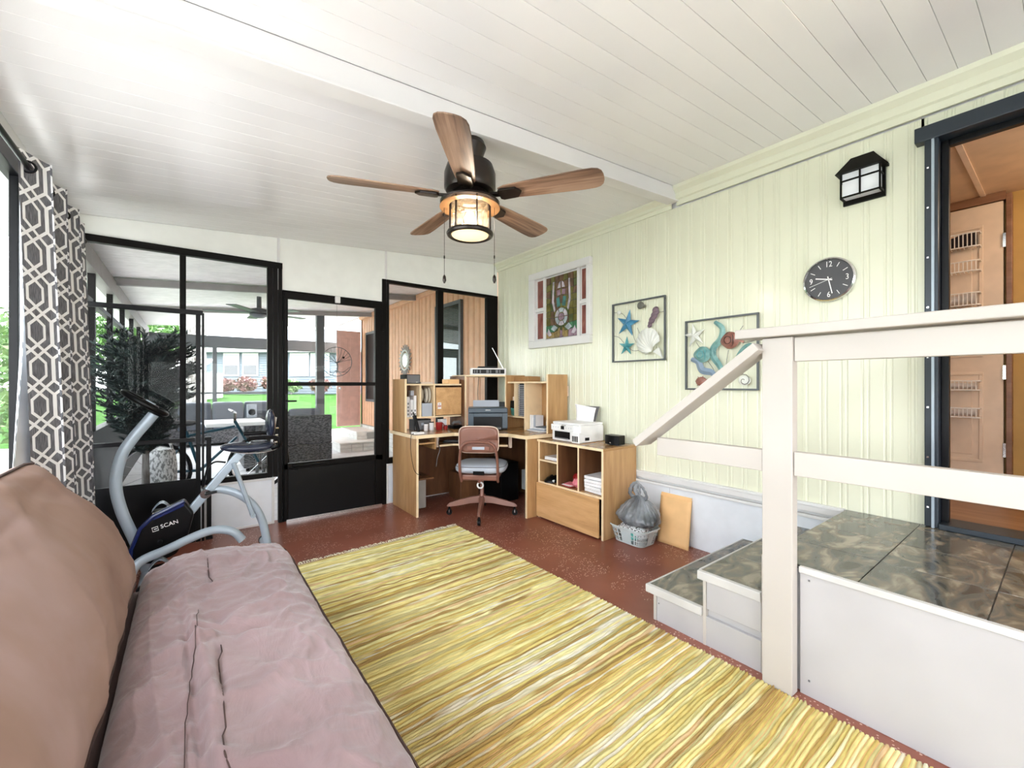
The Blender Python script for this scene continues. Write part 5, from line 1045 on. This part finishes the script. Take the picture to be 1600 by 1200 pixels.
# console loop
b = MB(); lp = []
for q in range(24):
    a = 2*pi*q/24; lx, ly = .125*cos(a), .105*sin(a); lp.append((-.215+lx*.80, BY+ly, 1.10-lx*.58))
b.tube(lp, .017, 10, closed=True); b.build('handlebar_loop', M['black'], bk, smooth='all')
b = MB(); b.obox((-.195, BY, 1.088), (.10, .09, .03), Matrix.Rotation(R(36), 3, 'Y')); cs = b.build('console', M['black'], bk, .008); b = MB(); b.obox((-.187, BY, 1.106), (.055, .06, .004), Matrix.Rotation(R(36), 3, 'Y')); b.build('console_screen', M['grey'], cs); 
b = MB(); b.obox((-.155, BY, 1.045), (.06, .05, .03), Matrix.Rotation(R(36), 3, 'Y')); b.build('console_bracket', M['black'], bk, .006)
# seat and back
b = MB()
def st(u, v):
    a = 2*pi*u; p = pi*(v-.5)*.99; q = abs(cos(p))**.5; x = .165*math.copysign(abs(cos(a))**.7, cos(a)); wid = .125*(.55+.45*((x+.165)/.33)); return Vector((.335+x*q, BY+wid*math.copysign(abs(sin(a))**.7, sin(a))*q, .775+.030*sin(p)+.012*(x/.165)**2))
b.grid(st, 36, 12); b.build('seat', flat('black_vinyl', (.02, .025, .045), .25), bk, smooth='all')
b = MB(); b.grid(lambda u, v: st(u, .02+.30*v)+Vector((.03, 0, -.012)), 30, 4); b.build('seat_shell', M['printerw'], bk, smooth='all')
b = MB(); b.ellip((.470, BY, .935), (.030, .115, .105), 24, 16); b.build('back_pad', bpy.data.materials['black_vinyl'], bk, smooth='all')
b = MB(); b.beam((.47, BY, .75), (.505, BY, .98), .05, .008, (1, 0, 0)); b.build('back_post', M['printerw'], bk, .002); b = MB(); [b.cyl((.497+.004*q, BY, .80+.05*q), (.515+.004*q, BY, .80+.05*q), .007, 8) for q in range(3)]; b.build('adjust_bolts', M['chrome'], bk)
for s_ in (1, -1): b = MB(); b.tube(curve([(.47, BY+s_*.10, .77), (.505, BY+s_*.155, .795), (.49, BY+s_*.165, .845), (.42, BY+s_*.165, .855), (.32, BY+s_*.165, .855)]), .014, 8); b.build('arm_grip', M['black'], bk, smooth=True)

# ------------------------------------------------------------------ covered patio beyond the glass
fl = struct(bx('patio_floor', -.9, 6.0, 4.30, 11.6, -.12, -.02, M['concrete']))
for y in (6.1, 7.9, 9.7): bx('floor_joint', -.6, 3.0, y-.004, y+.004, -.021, -.0185, M['mortar'], fl)
hw = root('wall_house'); PY1 = 9.40
bx('wall_core', 3.02, 3.12, 4.30, PY1, 0, 2.72, M['tansiding'], hw); bx('wall_core', 3.0, 6.0, PY1-.08, PY1, 0, 2.72, M['tansiding'], hw)
def pc(y): return 0
siding_panel(4.30, 5.0, .36, 2.60, M['tansiding'], hw, 3.0, pitch=.145, rib=4.5); siding_panel(5.0, 6.4, .36, 2.60, M['tansiding'], hw, 3.0, pitch=.145, rib=4.5); siding_panel(6.4, 7.8, .36, 2.60, M['tansiding'], hw, 3.0, pitch=.145, rib=4.5); siding_panel(7.8, PY1, .36, 2.60, M['tansiding'], hw, 3.0, pitch=.145, rib=4.5)
bx('crown_strip', 2.95, 3.0, 4.30, PY1, 2.60, 2.665, M['tansiding'], hw, .004)
bk0 = None
bx('mortar_core', 2.985, 3.02, 4.30, PY1, -.02, .355, M['mortar'], hw)
for r in range(5):
    for k in range(25):
        y = 4.31+k*.205+(.10 if r % 2 else 0)
        if y+.2 > PY1: continue
        if bk0 is None: bk0 = bx('brick', 2.972, 2.99, y, y+.198, -.018, .048, M['brickw'], hw, .002); BL = bk0.location.copy(); Y00 = y
        else: dup(bk0, hw, BL+Vector((0, y-Y00, .075*r)))
w4 = root('window_4')
for (a, b_, z0, z1) in ((5.06, 5.82, 2.33, 2.38), (5.06, 5.82, .93, .98), (5.06, 5.11, .98, 2.33), (5.77, 5.82, .98, 2.33)): bx('frame_bar', 2.955, 3.0, a, b_, z0, z1, M['gunmetal'], w4)
bx('glass_pane', 2.975, 2.979, 5.11, 5.77, .98, 2.33, glass('window_reflective', (.6, .65, .65), .06), w4)
bl = thing('window_blind', 'grey horizontal blind behind the patio window glass', 'blind', (2.99, 5.4, 1)); q = None
for i in range(54):
    z = 1.0+i*.0245
    if q is None: q = bx('blind_slat', 2.984, 2.996, 5.115, 5.765, z, z+.014, flat('blind_grey', (.22, .25, .25), .5), bl); QL = q.location.copy()
    else: dup(q, bl, QL+Vector((0, 0, .0245*i)))
w5 = root('window_5')
for (a, b_, z0, z1) in ((8.42, 8.98, 2.24, 2.29), (8.42, 8.98, .86, .91), (8.42, 8.47, .91, 2.24), (8.93, 8.98, .91, 2.24)): bx('frame_bar', 2.955, 3.0, a, b_, z0, z1, M['gunmetal'], w5)
bx('glass_pane', 2.97, 2.98, 8.47, 8.93, .91, 2.24, M['black'], w5)
t = thing('sunburst_mirror', 'silver sunburst mirror on the tan house wall of the patio', 'mirror', (2.98, 7.0, 1.63))
b = MB()
for i in range(22): a = 2*pi*i/22; c_, s_ = cos(a), sin(a); b.prism([(2.985, 6.97-.17*cos(a-.12), 1.63+.17*sin(a-.12)), (2.985, 6.97-.27*cos(a+.14), 1.63+.27*sin(a+.14)), (2.985, 6.97-.17*cos(a+.12), 1.63+.17*sin(a+.12))], (-.02, 0, 0))
b.build('ray', flat('silver_ray', (.35, .33, .32), .4), t); b = MB(); b.tube([(2.97, 6.97-.165*cos(a), 1.63+.165*sin(a)) for a in [2*pi*q/36 for q in range(36)]], .016, 8, closed=True); b.tube([(2.975, 6.97-.12*cos(a), 1.63+.12*sin(a)) for a in [2*pi*q/36 for q in range(36)]], .010, 8, closed=True); b.build('ring', M['shellw'], t, smooth=True)
b = MB(); b.lathe([(.115, 0), (.115, .012)], (2.985, 6.97, 1.63), 32, WX); b.build('glass', M['chrome'], t)
# house entrance steps in white brick and the tan door
ps = thing('brick_steps', 'white brick steps up to the tan patio door', 'steps', (2.6, 9, 0)); q = None
for s_, (x0, y0, y1, z1) in enumerate(((2.18, 8.0, 9.38, .145), (2.58, 8.35, 9.38, .30))):
    bx('step_core', x0+.02, 2.965, y0+.02, y1, -.02 if s_ == 0 else .145, z1-.03, M['mortar'], ps); bx('cap_slab', x0-.01, 2.968, y0-.01, y1, z1-.028, z1, M['brickw'], ps, .003)
    for r in range(2):
        zb_ = (-.018 if s_ == 0 else .147)+r*.065
        n = int((y1-y0)/.205)
        for k in range(n): bx('brick', x0, x0+.02, y0+.02+k*.205, y0+.215+k*.205, zb_, zb_+.060, M['brickw'], ps)
        for k in range(int((2.96-x0)/.205)): bx('brick', x0+.005+k*.205, x0+.20+k*.205, y0, y0+.02, zb_, zb_+.060, M['brickw'], ps)
pd_ = thing('patio_door', 'tan panelled door standing open at the end of the tan wall', 'door', (2.8, 9.5, .30))
M['tandoor'] = flat('door_tan_pink', (.72, .46, .40), .45)
bx('leaf', 2.50, 3.0, 9.42, 9.46, .32, 2.36, M['tandoor'], pd_, .003)
for (z0, z1) in ((.45, .95), (1.25, 2.2)):
    for (a, b_) in ((2.56, 2.73), (2.78, 2.95)): bx('raised_panel', a, b_, 9.412, 9.422, z0, z1, M['tandoor'], pd_, .008)
b = MB(); b.ellip((2.56, 9.39, 1.13), (.03, .03, .03)); b.cyl((2.56, 9.39, 1.13), (2.56, 9.42, 1.13), .012); b.build('knob', M['chrome'], pd_, smooth='all')
# patio ceiling slats, beams
pcg = MB(); pcg.prism([(-.9, 4.30, ceil_z(-.9)+.03), (3.1, 4.30, ceil_z(3.1)+.03), (3.1, 4.30, ceil_z(3.1)+.1), (-.9, 4.30, ceil_z(-.9)+.1)], (0, 7.2, 0)); pcg = struct(pcg.build('ceiling_patio', flat('patio_joint_shadow', (.25, .24, .25), .7)))  # backing coloured dark grey as the shadow between slats
q = None
for i in range(70):
    y0 = 4.32+i*.101
    if q is None: b = MB(); b.prism([(-.70, y0, ceil_z(-.7)), (2.95, y0, ceil_z(2.95)), (2.95, y0, ceil_z(2.95)+.029), (-.70, y0, ceil_z(-.7)+.029)], (0, .090, 0)); q = b.build('ceiling_slat', M['patioceil'], pcg, .003, seg=1); QL = q.location.copy()
    else: dup(q, pcg, QL+Vector((0, .101*i, 0)))
for nm, y in (('trim_4', 6.5), ('trim_5', 8.6)): b = MB(); b.beam((-.7, y, ceil_z(-.7)-.05), (2.95, y, ceil_z(2.95)-.05), .06, .08); struct(b.build(nm, M['beigeedge'] if y < 0 else flat('beam_grey_'+nm, (.30, .28, .28), .5), None, .003))
b = MB(); b.box(-.74, -.64, 4.30, 11.4, 2.20, 2.36); struct(b.build('trim_6', flat('side_header', (.22, .20, .20), .5)))
# left side of the patio: posts, knee wall, rails
wp = root('wall_patio'); bx('knee_wall', -.74, -.66, 4.30, 11.4, -.02, .80, M['bronze'], wp)
for y in (5.25, 6.35, 7.45, 8.55, 9.7, 10.8): bx('post', -.71, -.66, y, y+.05, .80, 2.22, M['bronze'], wp)
bx('rail', -.72, -.67, 4.30, 11.4, 1.93, 1.97, M['bronze'], wp)
# far side of the patio: header, posts, rail, low wall
we = root('wall_far')
bx('header', -.74, 3.2, 11.40, 11.50, 2.02, 2.28, M['gunmetal'], we); bx('knee_wall', -.74, 1.75, 11.40, 11.50, -.02, .56, M['gunmetal'], we); bx('cap', -.74, 1.75, 11.36, 11.54, .56, .60, M['mortar'], we); bx('mid_rail', -.74, 1.75, 11.42, 11.48, 1.0, 1.04, M['gunmetal'], we)
for x in (-.70, .42, 1.72): bx('post', x, x+.08, 11.41, 11.49, .60, 2.02, M['gunmetal'], we)
bx('post', 1.98, 2.12, 8.86, 8.98, -.02, 2.62, M['gunmetal'], we)
# outdoor ceiling fan
t = thing('patio_ceiling_fan', 'dark ceiling fan under the patio roof', 'ceiling fan', (.80, 7.0, 2.25)); b = MB(); b.lathe([(.03, .26), (.03, .10), (.10, .08), (.12, 0), (.06, -.04)], (.80, 7.0, 2.20), 20); b.build('motor', M['gunmetal'], t, smooth=True)
for i in range(5):
    a = R(20+72*i); b = MB(); b.beam((.80+.1*cos(a), 7+.1*sin(a), 2.23), (.80+.66*cos(a), 7+.66*sin(a), 2.23), .13, .008); b.build('blade', M['gunmetal'], t)
# wicker sofa seen through the storm door, sectional, table
def sofa(nm, lb, x0, x1, y0, y1, back_side, nb):
    t = thing(nm, lb, 'sofa', ((x0+x1)/2, (y0+y1)/2, -.02))
    bx('base', x0, x1, y0, y1, .03, .30, M['wicker'], t, .01); 
    w = (x1-x0-.24)/nb
    if back_side == 'near': bx('back', x0, x1, y0, y0+.12, .30, .74, M['wicker'], t, .02); bys = y0+.125
    else: bx('back', x0, x1, y1-.12, y1, .30, .70, M['wicker'], t, .02); bys = y1-.30
    for (a, b_) in ((x0, x0+.12), (x1-.12, x1)): bx('arm', a, b_, y0+.12 if back_side == 'near' else y0, y1 if back_side == 'near' else y1-.12, .30, .56, M['wicker'], t, .02)
    for i in range(nb):
        bx('seat_cushion', x0+.125+i*w, x0+.115+(i+1)*w, (y0+.30) if back_side == 'near' else y0, y1 if back_side == 'near' else y1-.30, .30, .43, M['cushion'], t, .03); bx('back_cushion', x0+.125+i*w, x0+.115+(i+1)*w, bys, bys+.17, .40, .84, M['cushion'], t, .05, None)
    for (x, y) in ((x0+.05, y0+.05), (x1-.05, y0+.05), (x0+.05, y1-.05), (x1-.05, y1-.05)): bx('leg', x-.02, x+.02, y-.02, y+.02, -.02, .03, M['black'], t)
    return t
sofa('wicker_sofa', 'dark wicker sofa with its back to the storm door on the patio', .62, 1.80, 7.05, 7.85, 'near', 2)
sofa('wicker_sectional', 'long dark wicker sectional with charcoal cushions along the far patio wall', -.30, 2.0-.35, 10.4, 11.2, 'far', 3)
t = thing('side_speaker', 'small grey speaker box on top of the wicker sofa back', 'speaker', (.72, 7.13, .76)); bx('case', .66, .78, 7.06, 7.12, .742, .93, M['vinyl'], t, .006); b = MB(); b.lathe([(.045, 0), (.03, .008), (.01, .012)], (.72, 7.058, .82), 20, Matrix(((1, 0, 0), (0, 0, -1), (0, 1, 0)))); b.build('cone', M['black'], t)
t = thing('patio_table', 'white topped patio table in front of the sectional', 'table', (.42, 6.6, 0)); bx('top', .16, .80, 6.2, 6.9, .70, .745, M['ink'], t, .006)
for (x, y) in ((.20, 6.24), (.76, 6.24), (.20, 6.86), (.76, 6.86)): bx('leg', x-.018, x+.018, y-.018, y+.018, -.02, .70, M['gunmetal'], t)
# dark bushy artificial pine on a stand
t = thing('dark_pine_tree', 'dark bushy artificial pine in a pot behind the screen door', 'tree', (-.29, 4.78, -.02))
b = MB(); rs = random.Random(3); PX, PY = -.29, 4.78
for i in range(560):
    hz = rs.random(); z = .66+.86*hz; rr = .275*sin(pi*min(1, .30+.62*(1-hz)))*rs.uniform(.5, 1.06); a = rs.uniform(0, 2*pi); tip = Vector((PX+rr*cos(a), PY+rr*sin(a), z+rs.uniform(-.02, .12))); st_ = Vector((PX, PY, z-.05)); d = tip-st_
    for k in range(38):
        f = .25+.75*k/25; p = st_+d*f; an = rs.uniform(0, 2*pi); w = Vector((cos(an), sin(an), rs.uniform(-.1, .9))).normalized()*rs.uniform(.03, .055)+d*.10; s2 = Vector((rs.uniform(-1, 1), rs.uniform(-1, 1), rs.uniform(-1, 1))).normalized()*.011
        b.add([p-s2, p+s2, p+w], [(0, 1, 2)])
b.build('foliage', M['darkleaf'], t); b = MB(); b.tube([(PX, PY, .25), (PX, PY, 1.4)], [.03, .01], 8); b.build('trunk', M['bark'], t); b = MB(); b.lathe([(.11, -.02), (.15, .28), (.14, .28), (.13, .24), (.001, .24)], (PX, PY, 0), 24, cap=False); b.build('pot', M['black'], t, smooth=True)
# bicycle by the knee wall
t = thing('bicycle', 'dark bicycle parked on the patio behind the exercise bike', 'bicycle', (.0, 5.75, 0)); BYc = 5.75
def wheel(cx):
    b = MB(); b.tube([(cx+.30*cos(a), BYc, .30+.30*sin(a)) for a in [2*pi*q/40 for q in range(40)]], .018, 8, closed=True); w = b.build('tire', M['black'], t, smooth=True); b = MB(); b.tube([(cx+.275*cos(a), BYc, .30+.275*sin(a)) for a in [2*pi*q/40 for q in range(40)]], .008, 6, closed=True)
    for q in range(16): a = 2*pi*q/16; b.tube([(cx, BYc, .30), (cx+.275*cos(a), BYc, .30+.275*sin(a))], .0015, 4)
    b.cyl((cx, BYc-.04, .3), (cx, BYc+.04, .3), .02); b.build('rim_and_spokes', M['chrome'], w)
wheel(-.28); wheel(.36+.30)
b = MB()
for p, q_ in (((.10, .28), (-.02, .72)), ((-.02, .66), (.42, .74)), ((.10, .28), (.44, .62)), ((-.28, .30), (.10, .28)), ((-.28, .30), (-.0, .62)), ((.42, .80), (.66, .30))): b.tube([(p[0], BYc, p[1]), (q_[0], BYc, q_[1])], .016, 8)
b.build('frame', flat('bike_teal', (.012, .06, .09), .3), t, smooth=True); b = MB(); b.tube([(.38, BYc-.25, .92), (.42, BYc-.1, .90), (.42, BYc+.1, .90), (.38, BYc+.25, .92)], .012, 8).tube([(.42, BYc, .78), (.42, BYc, .90)], .014, 8); b.build('handlebar', M['chrome'], t, smooth=True)
b = MB(); b.ellip((-.04, BYc, .80), (.13, .075, .035)); b.tube([(-.02, BYc, .68), (-.035, BYc, .80)], .012, 8); b.build('saddle', M['black'], t, smooth='all')
# white wicker basket behind the screen door
t = thing('white_wicker_hamper', 'white woven wicker hamper on the patio behind the screen door', 'basket', (-.21, 5.25, 0)); M['wwick'] = noisy('white_wicker', [(.4, (.25, .25, .25)), (.55, (.80, .80, .80))], 60, (1, 1, .5), .7, 1, .8, .01)
b = MB(); b.lathe([(.10, -.02), (.12, .1), (.125, .45), (.11, .57), (.09, .60), (.001, .61)], (-.21, 5.25, 0), 24, cap=False); b.build('body', M['wwick'], t, smooth=True); b = MB(); b.tube(curve([(-.30, 5.25, .56), (-.27, 5.25, .66), (-.15, 5.25, .66), (-.12, 5.25, .56)]), .012, 6); b.build('handle', M['wwick'], t, smooth=True)
# tree of life wind ornament
t = thing('tree_wind_ornament', 'round black wire tree ornament hanging beyond the storm door glass', 'ornament', (1.2, 4.55, 1.44)); c0 = Vector((1.22, 4.60, 1.45)); rr = .150
M['wireblk'] = M['gunmetal']
L2 = lambda x, z: c0+Vector((x*rr, 0, z*rr))
b = MB(); b.tube([L2(cos(a), sin(a)) for a in [2*pi*q/48 for q in range(48)]], .0035, 6, closed=True); b.build('ring', M['wireblk'], t)
b = MB(); b.tube([L2(0, -.75), L2(.05, -.3), L2(0, 0)], [.010, .007, .006], 6)
rs = random.Random(5)
for i in range(12): a = R(10+15*i); b.tube(curve([L2(0, -.1), L2(.45*cos(a)+rs.uniform(-.1, .1), .35*sin(a)), L2(.97*cos(a), .97*sin(a))], 4), .0022, 5)
for a in (200, 225, 250, 290, 315, 340): b.tube(curve([L2(0, -.6), L2(.4*cos(R(a)), -.72), L2(.97*cos(R(a)), .97*sin(R(a)))], 4), .0025, 5)
b.build('tree', M['wireblk'], t); b = MB(); b.tube([L2(0, 1), c0+Vector((0, 0, .80))], .0015, 5); b.build('chain', M['wireblk'], t); b = MB(); b.ellip(L2(.45, .30), (.012, .006, .012)); b.build('bird', M['black'], t)
b = MB(); b.box(1.215, 1.225, 4.59, 4.61, 2.25, ceil_z(1.22)-.0); b.build('hook', M['wireblk'], t)

# ------------------------------------------------------------------ garden and neighbour's house
Fv = Vector((sin(YAW), cos(YAW), 0)); Rv = Vector((cos(YAW), -sin(YAW), 0))
def at(u, d, z): return Fv*d + Rv*((u-800)/666*d) + Vector((0, 0, z))     # point d metres ahead of the viewpoint
g = MB(); g.grid(lambda u, v: (-45+110*u, (-12+75*v), -.16+.75*min(1, max(0, ((-12+75*v)-12)/14))), 40, 60)
lawn = g.build('lawn', M['grass'], None, smooth='all'); struct(lawn); lawn['kind'] = 'structure'
nh = thing('neighbour_house', 'pale blue neighbour house with white framed windows beyond the lawn', 'house', at(470, 27, .4)); 
Mh = Matrix.Translation(at(470, 27, 0)) @ Matrix(((Rv.x, Fv.x, 0, 0), (Rv.y, Fv.y, 0, 0), (0, 0, 1, 0), (0, 0, 0, 1)))
def hb(nm, x0, x1, y0, y1, z0, z1, mat, par=nh, bev=0): b = MB(); b.M = Mh; b.box(x0, x1, y0, y1, z0, z1); return b.build(nm, mat, par, bev)
hb('wall', -6.6, 7, 0, 5, .3, 3.35, M['bluehouse']); q = None
for i in range(20):
    if q is None: b = MB(); b.M = Mh; b.prism([(-6.6, -.001, .5), (-6.6, -.045, .5), (-6.6, -.005, .645)], (13.6, 0, 0)); q = b.build('lap_board', M['bluehouse'], nh); QL = q.location.copy()
    else: dup(q, nh, QL+Vector((0, 0, .145*i)))
b = MB(); b.M = Mh; b.prism([(-7.0, -.6, 3.30), (-7.0, 5.6, 3.30), (-7.0, 2.5, 5.0)], (14.4, 0, 0)); b.build('roof', M['roofgrey'], nh); hb('fascia', -7.0, 7.5, -.65, -.55, 3.20, 3.42, M['white'])
for (xc, lb) in ((-4.35, 1.0), (-3.15, 1.0), (-.05, 1.2), (1.25, 1.2)):
    w = lb; f = hb('window', xc-w/2, xc+w/2, -.10, -.05, 1.72, 3.18, M['white']); hb('pane', xc-w/2+.09, xc+w/2-.09, -.12, -.10, 2.48, 3.08, M['housewin'], f); hb('pane', xc-w/2+.09, xc+w/2-.09, -.12, -.10, 1.80, 2.40, M['inkgrey'] if w < 1.1 else M['housewin'], f)
def leafball(nm, lb, c, r, n, mat, size, cat='shrub', grp=None, seed=1, trunk=None, tmat=None):
    t = thing(nm, lb, cat, (c[0], c[1], max(0, c[2]-r[2]) if not trunk else 0), group=grp); rs = random.Random(seed); b = MB()
    for i in range(n):
        d = Vector((rs.gauss(0, 1), rs.gauss(0, 1), rs.gauss(0, 1))).normalized(); k = rs.uniform(.55, 1.0)*(1+.25*noise.noise(d*2.3+Vector((seed, 0, 0)))); p = Vector((c[0]+d.x*r[0]*k, c[1]+d.y*r[1]*k, c[2]+d.z*r[2]*k))
        a = Vector((rs.uniform(-1, 1), rs.uniform(-1, 1), rs.uniform(-1, 1))).normalized(); e = a.cross(Vector((rs.uniform(-1, 1), rs.uniform(-1, 1), rs.uniform(-1, 1)))).normalized(); s_ = size*rs.uniform(.6, 1.3)
        b.add([p-a*s_, p+e*s_*.4, p+a*s_, p-e*s_*.4], [(0, 1, 2, 3)])
    b.build('foliage', mat, t)
    if trunk: q_ = MB(); q_.tube([(c[0], c[1], trunk[0]), (c[0]+.05, c[1], c[2])], [trunk[1], trunk[1]*.6], 10); q_.build('trunk', tmat or M['bark'], t, smooth=True)
    else: q_ = MB(); q_.tube([(c[0], c[1], c[2]-r[2]-.1), (c[0], c[1], c[2])], [.05, .02], 6); q_.build('stem', M['bark'], t)
    return t
M['flower'] = noisy('pink_flowers', [(.35, (.12, .10, .06)), (.65, (.34, .16, .16))], 3, rough=.7); M['leafpale'] = noisy('pale_leaves', [(.35, (.10, .20, .07)), (.65, (.26, .38, .15))], 4, rough=.6)
for i, (u, d, z, r, mt, lb) in enumerate(((352, 25.5, 1.15, .55, 'flower', 'leftmost reddish shrub in front of the pale blue house'), (384, 24.2, 1.2, .6, 'flower', 'middle reddish shrub under the house windows'), (424, 25.6, 1.3, .6, 'flower', 'tall pink flowering shrub right of the house windows'), (455, 25.4, 1.1, .55, 'leafpale', 'pale shrub seen through the storm door in front of the house'), (500, 25, 1.15, .6, 'flower', 'pinkish shrub seen through the storm door by the post'))):
    p = at(u, d, z); leafball('garden_shrub', lb, p, (r, r, r*.75), 900, M[mt], .10, 'shrub', 'shrubs along the neighbour house', 11+i)
p = at(302, 15.0, 0); t = thing('bare_tree', 'pale grey textured tree trunk standing on the lawn left of the house', 'tree', (p.x, p.y, 0)); b = MB(); b.tube([p+Vector((0, 0, -.1+.25*k)) for k in range(22)], [.36+.03*(k % 2) for k in range(22)], 14); b.build('trunk', M['bark'], t, smooth=True)
p = at(302, 15.0, 5.6); 
for i, (u, d, z, r, lb) in enumerate(((215, 27, 3.9, 2.8, 'large green tree behind the pine at the patio end'), (60, 30, 3.6, 2.8, 'green tree left of the large one behind the patio'), (255, 42, 5.2, 3.6, 'tall green tree farthest behind the tree trunk'))):
    leafball('garden_tree', lb, at(u, d, z), (r, r, r*.8), 5200, M['leaf'], .16, 'tree', 'trees beyond the patio', 31+i, (.2, .22))
pth = MB(); pth.box(-9, -.76, -10, 12, -.158, -.14).box(-9, 9, 11.6, 13.2, -.158, -.10).box(-9, 3.2, -12, -2.4, -.158, -.14); struct(pth.build('bounce_ground', flat('pale_bounce_paving', (.60, .585, .57), .8)))  # pale ground added to bounce daylight up onto the ceiling
# white shed roof behind the pine
nb = thing('striped_shed', 'white ribbed shed between the pine and the pale house', 'shed', at(255, 19, 0)); Ms = Matrix.Translation(at(262, 19, 0)) @ Matrix(((Rv.x, Fv.x, 0, 0), (Rv.y, Fv.y, 0, 0), (0, 0, 1, 0), (0, 0, 0, 1)))
b = MB(); b.M = Ms; b.box(-1.8, 1.1, 0, 2, .2, 1.75); b.build('wall', M['brickw'], nb); b = MB(); b.M = Ms; b.prism([(-2, -.2, 1.75), (1.3, -.2, 1.75), (1.3, 1.2, 2.35), (-2, 1.2, 2.35)], (0, 0, .06)); b.build('roof', M['brickw'], nb)
b = MB(); b.M = Ms
for i in range(16): b.box(-1.8+i*.18, -1.74+i*.18, -.03, 0, .2, 1.75)
b.build('ribs', M['vinyl'], nb)
# shrubs outside the left window
for i, (x, y, z, r, mt, lb) in enumerate(((-2.0, 4.3, 1.0, .75, 'leaf', 'green bush close outside the left window'), (-2.9, 6.2, 1.3, .95, 'leafpale', 'pale green bush outside behind the near bush'), (-2.3, 8.4, 1.3, 1.0, 'leafpale', 'green bush outside farther along the patio side'), (-6.0, 7.8, 2.0, 1.5, 'leafpale', 'tall pale tree outside the left window'), (-4.6, 4.6, 1.5, 1.1, 'leaf', 'green bush outside the left window behind the near bush'))):
    leafball('side_bush', lb, (x, y, z), (r, r, r*1.05), 2600, M[mt], .07, 'bush', 'bushes outside the left side', 51+i, (-.1, .05))
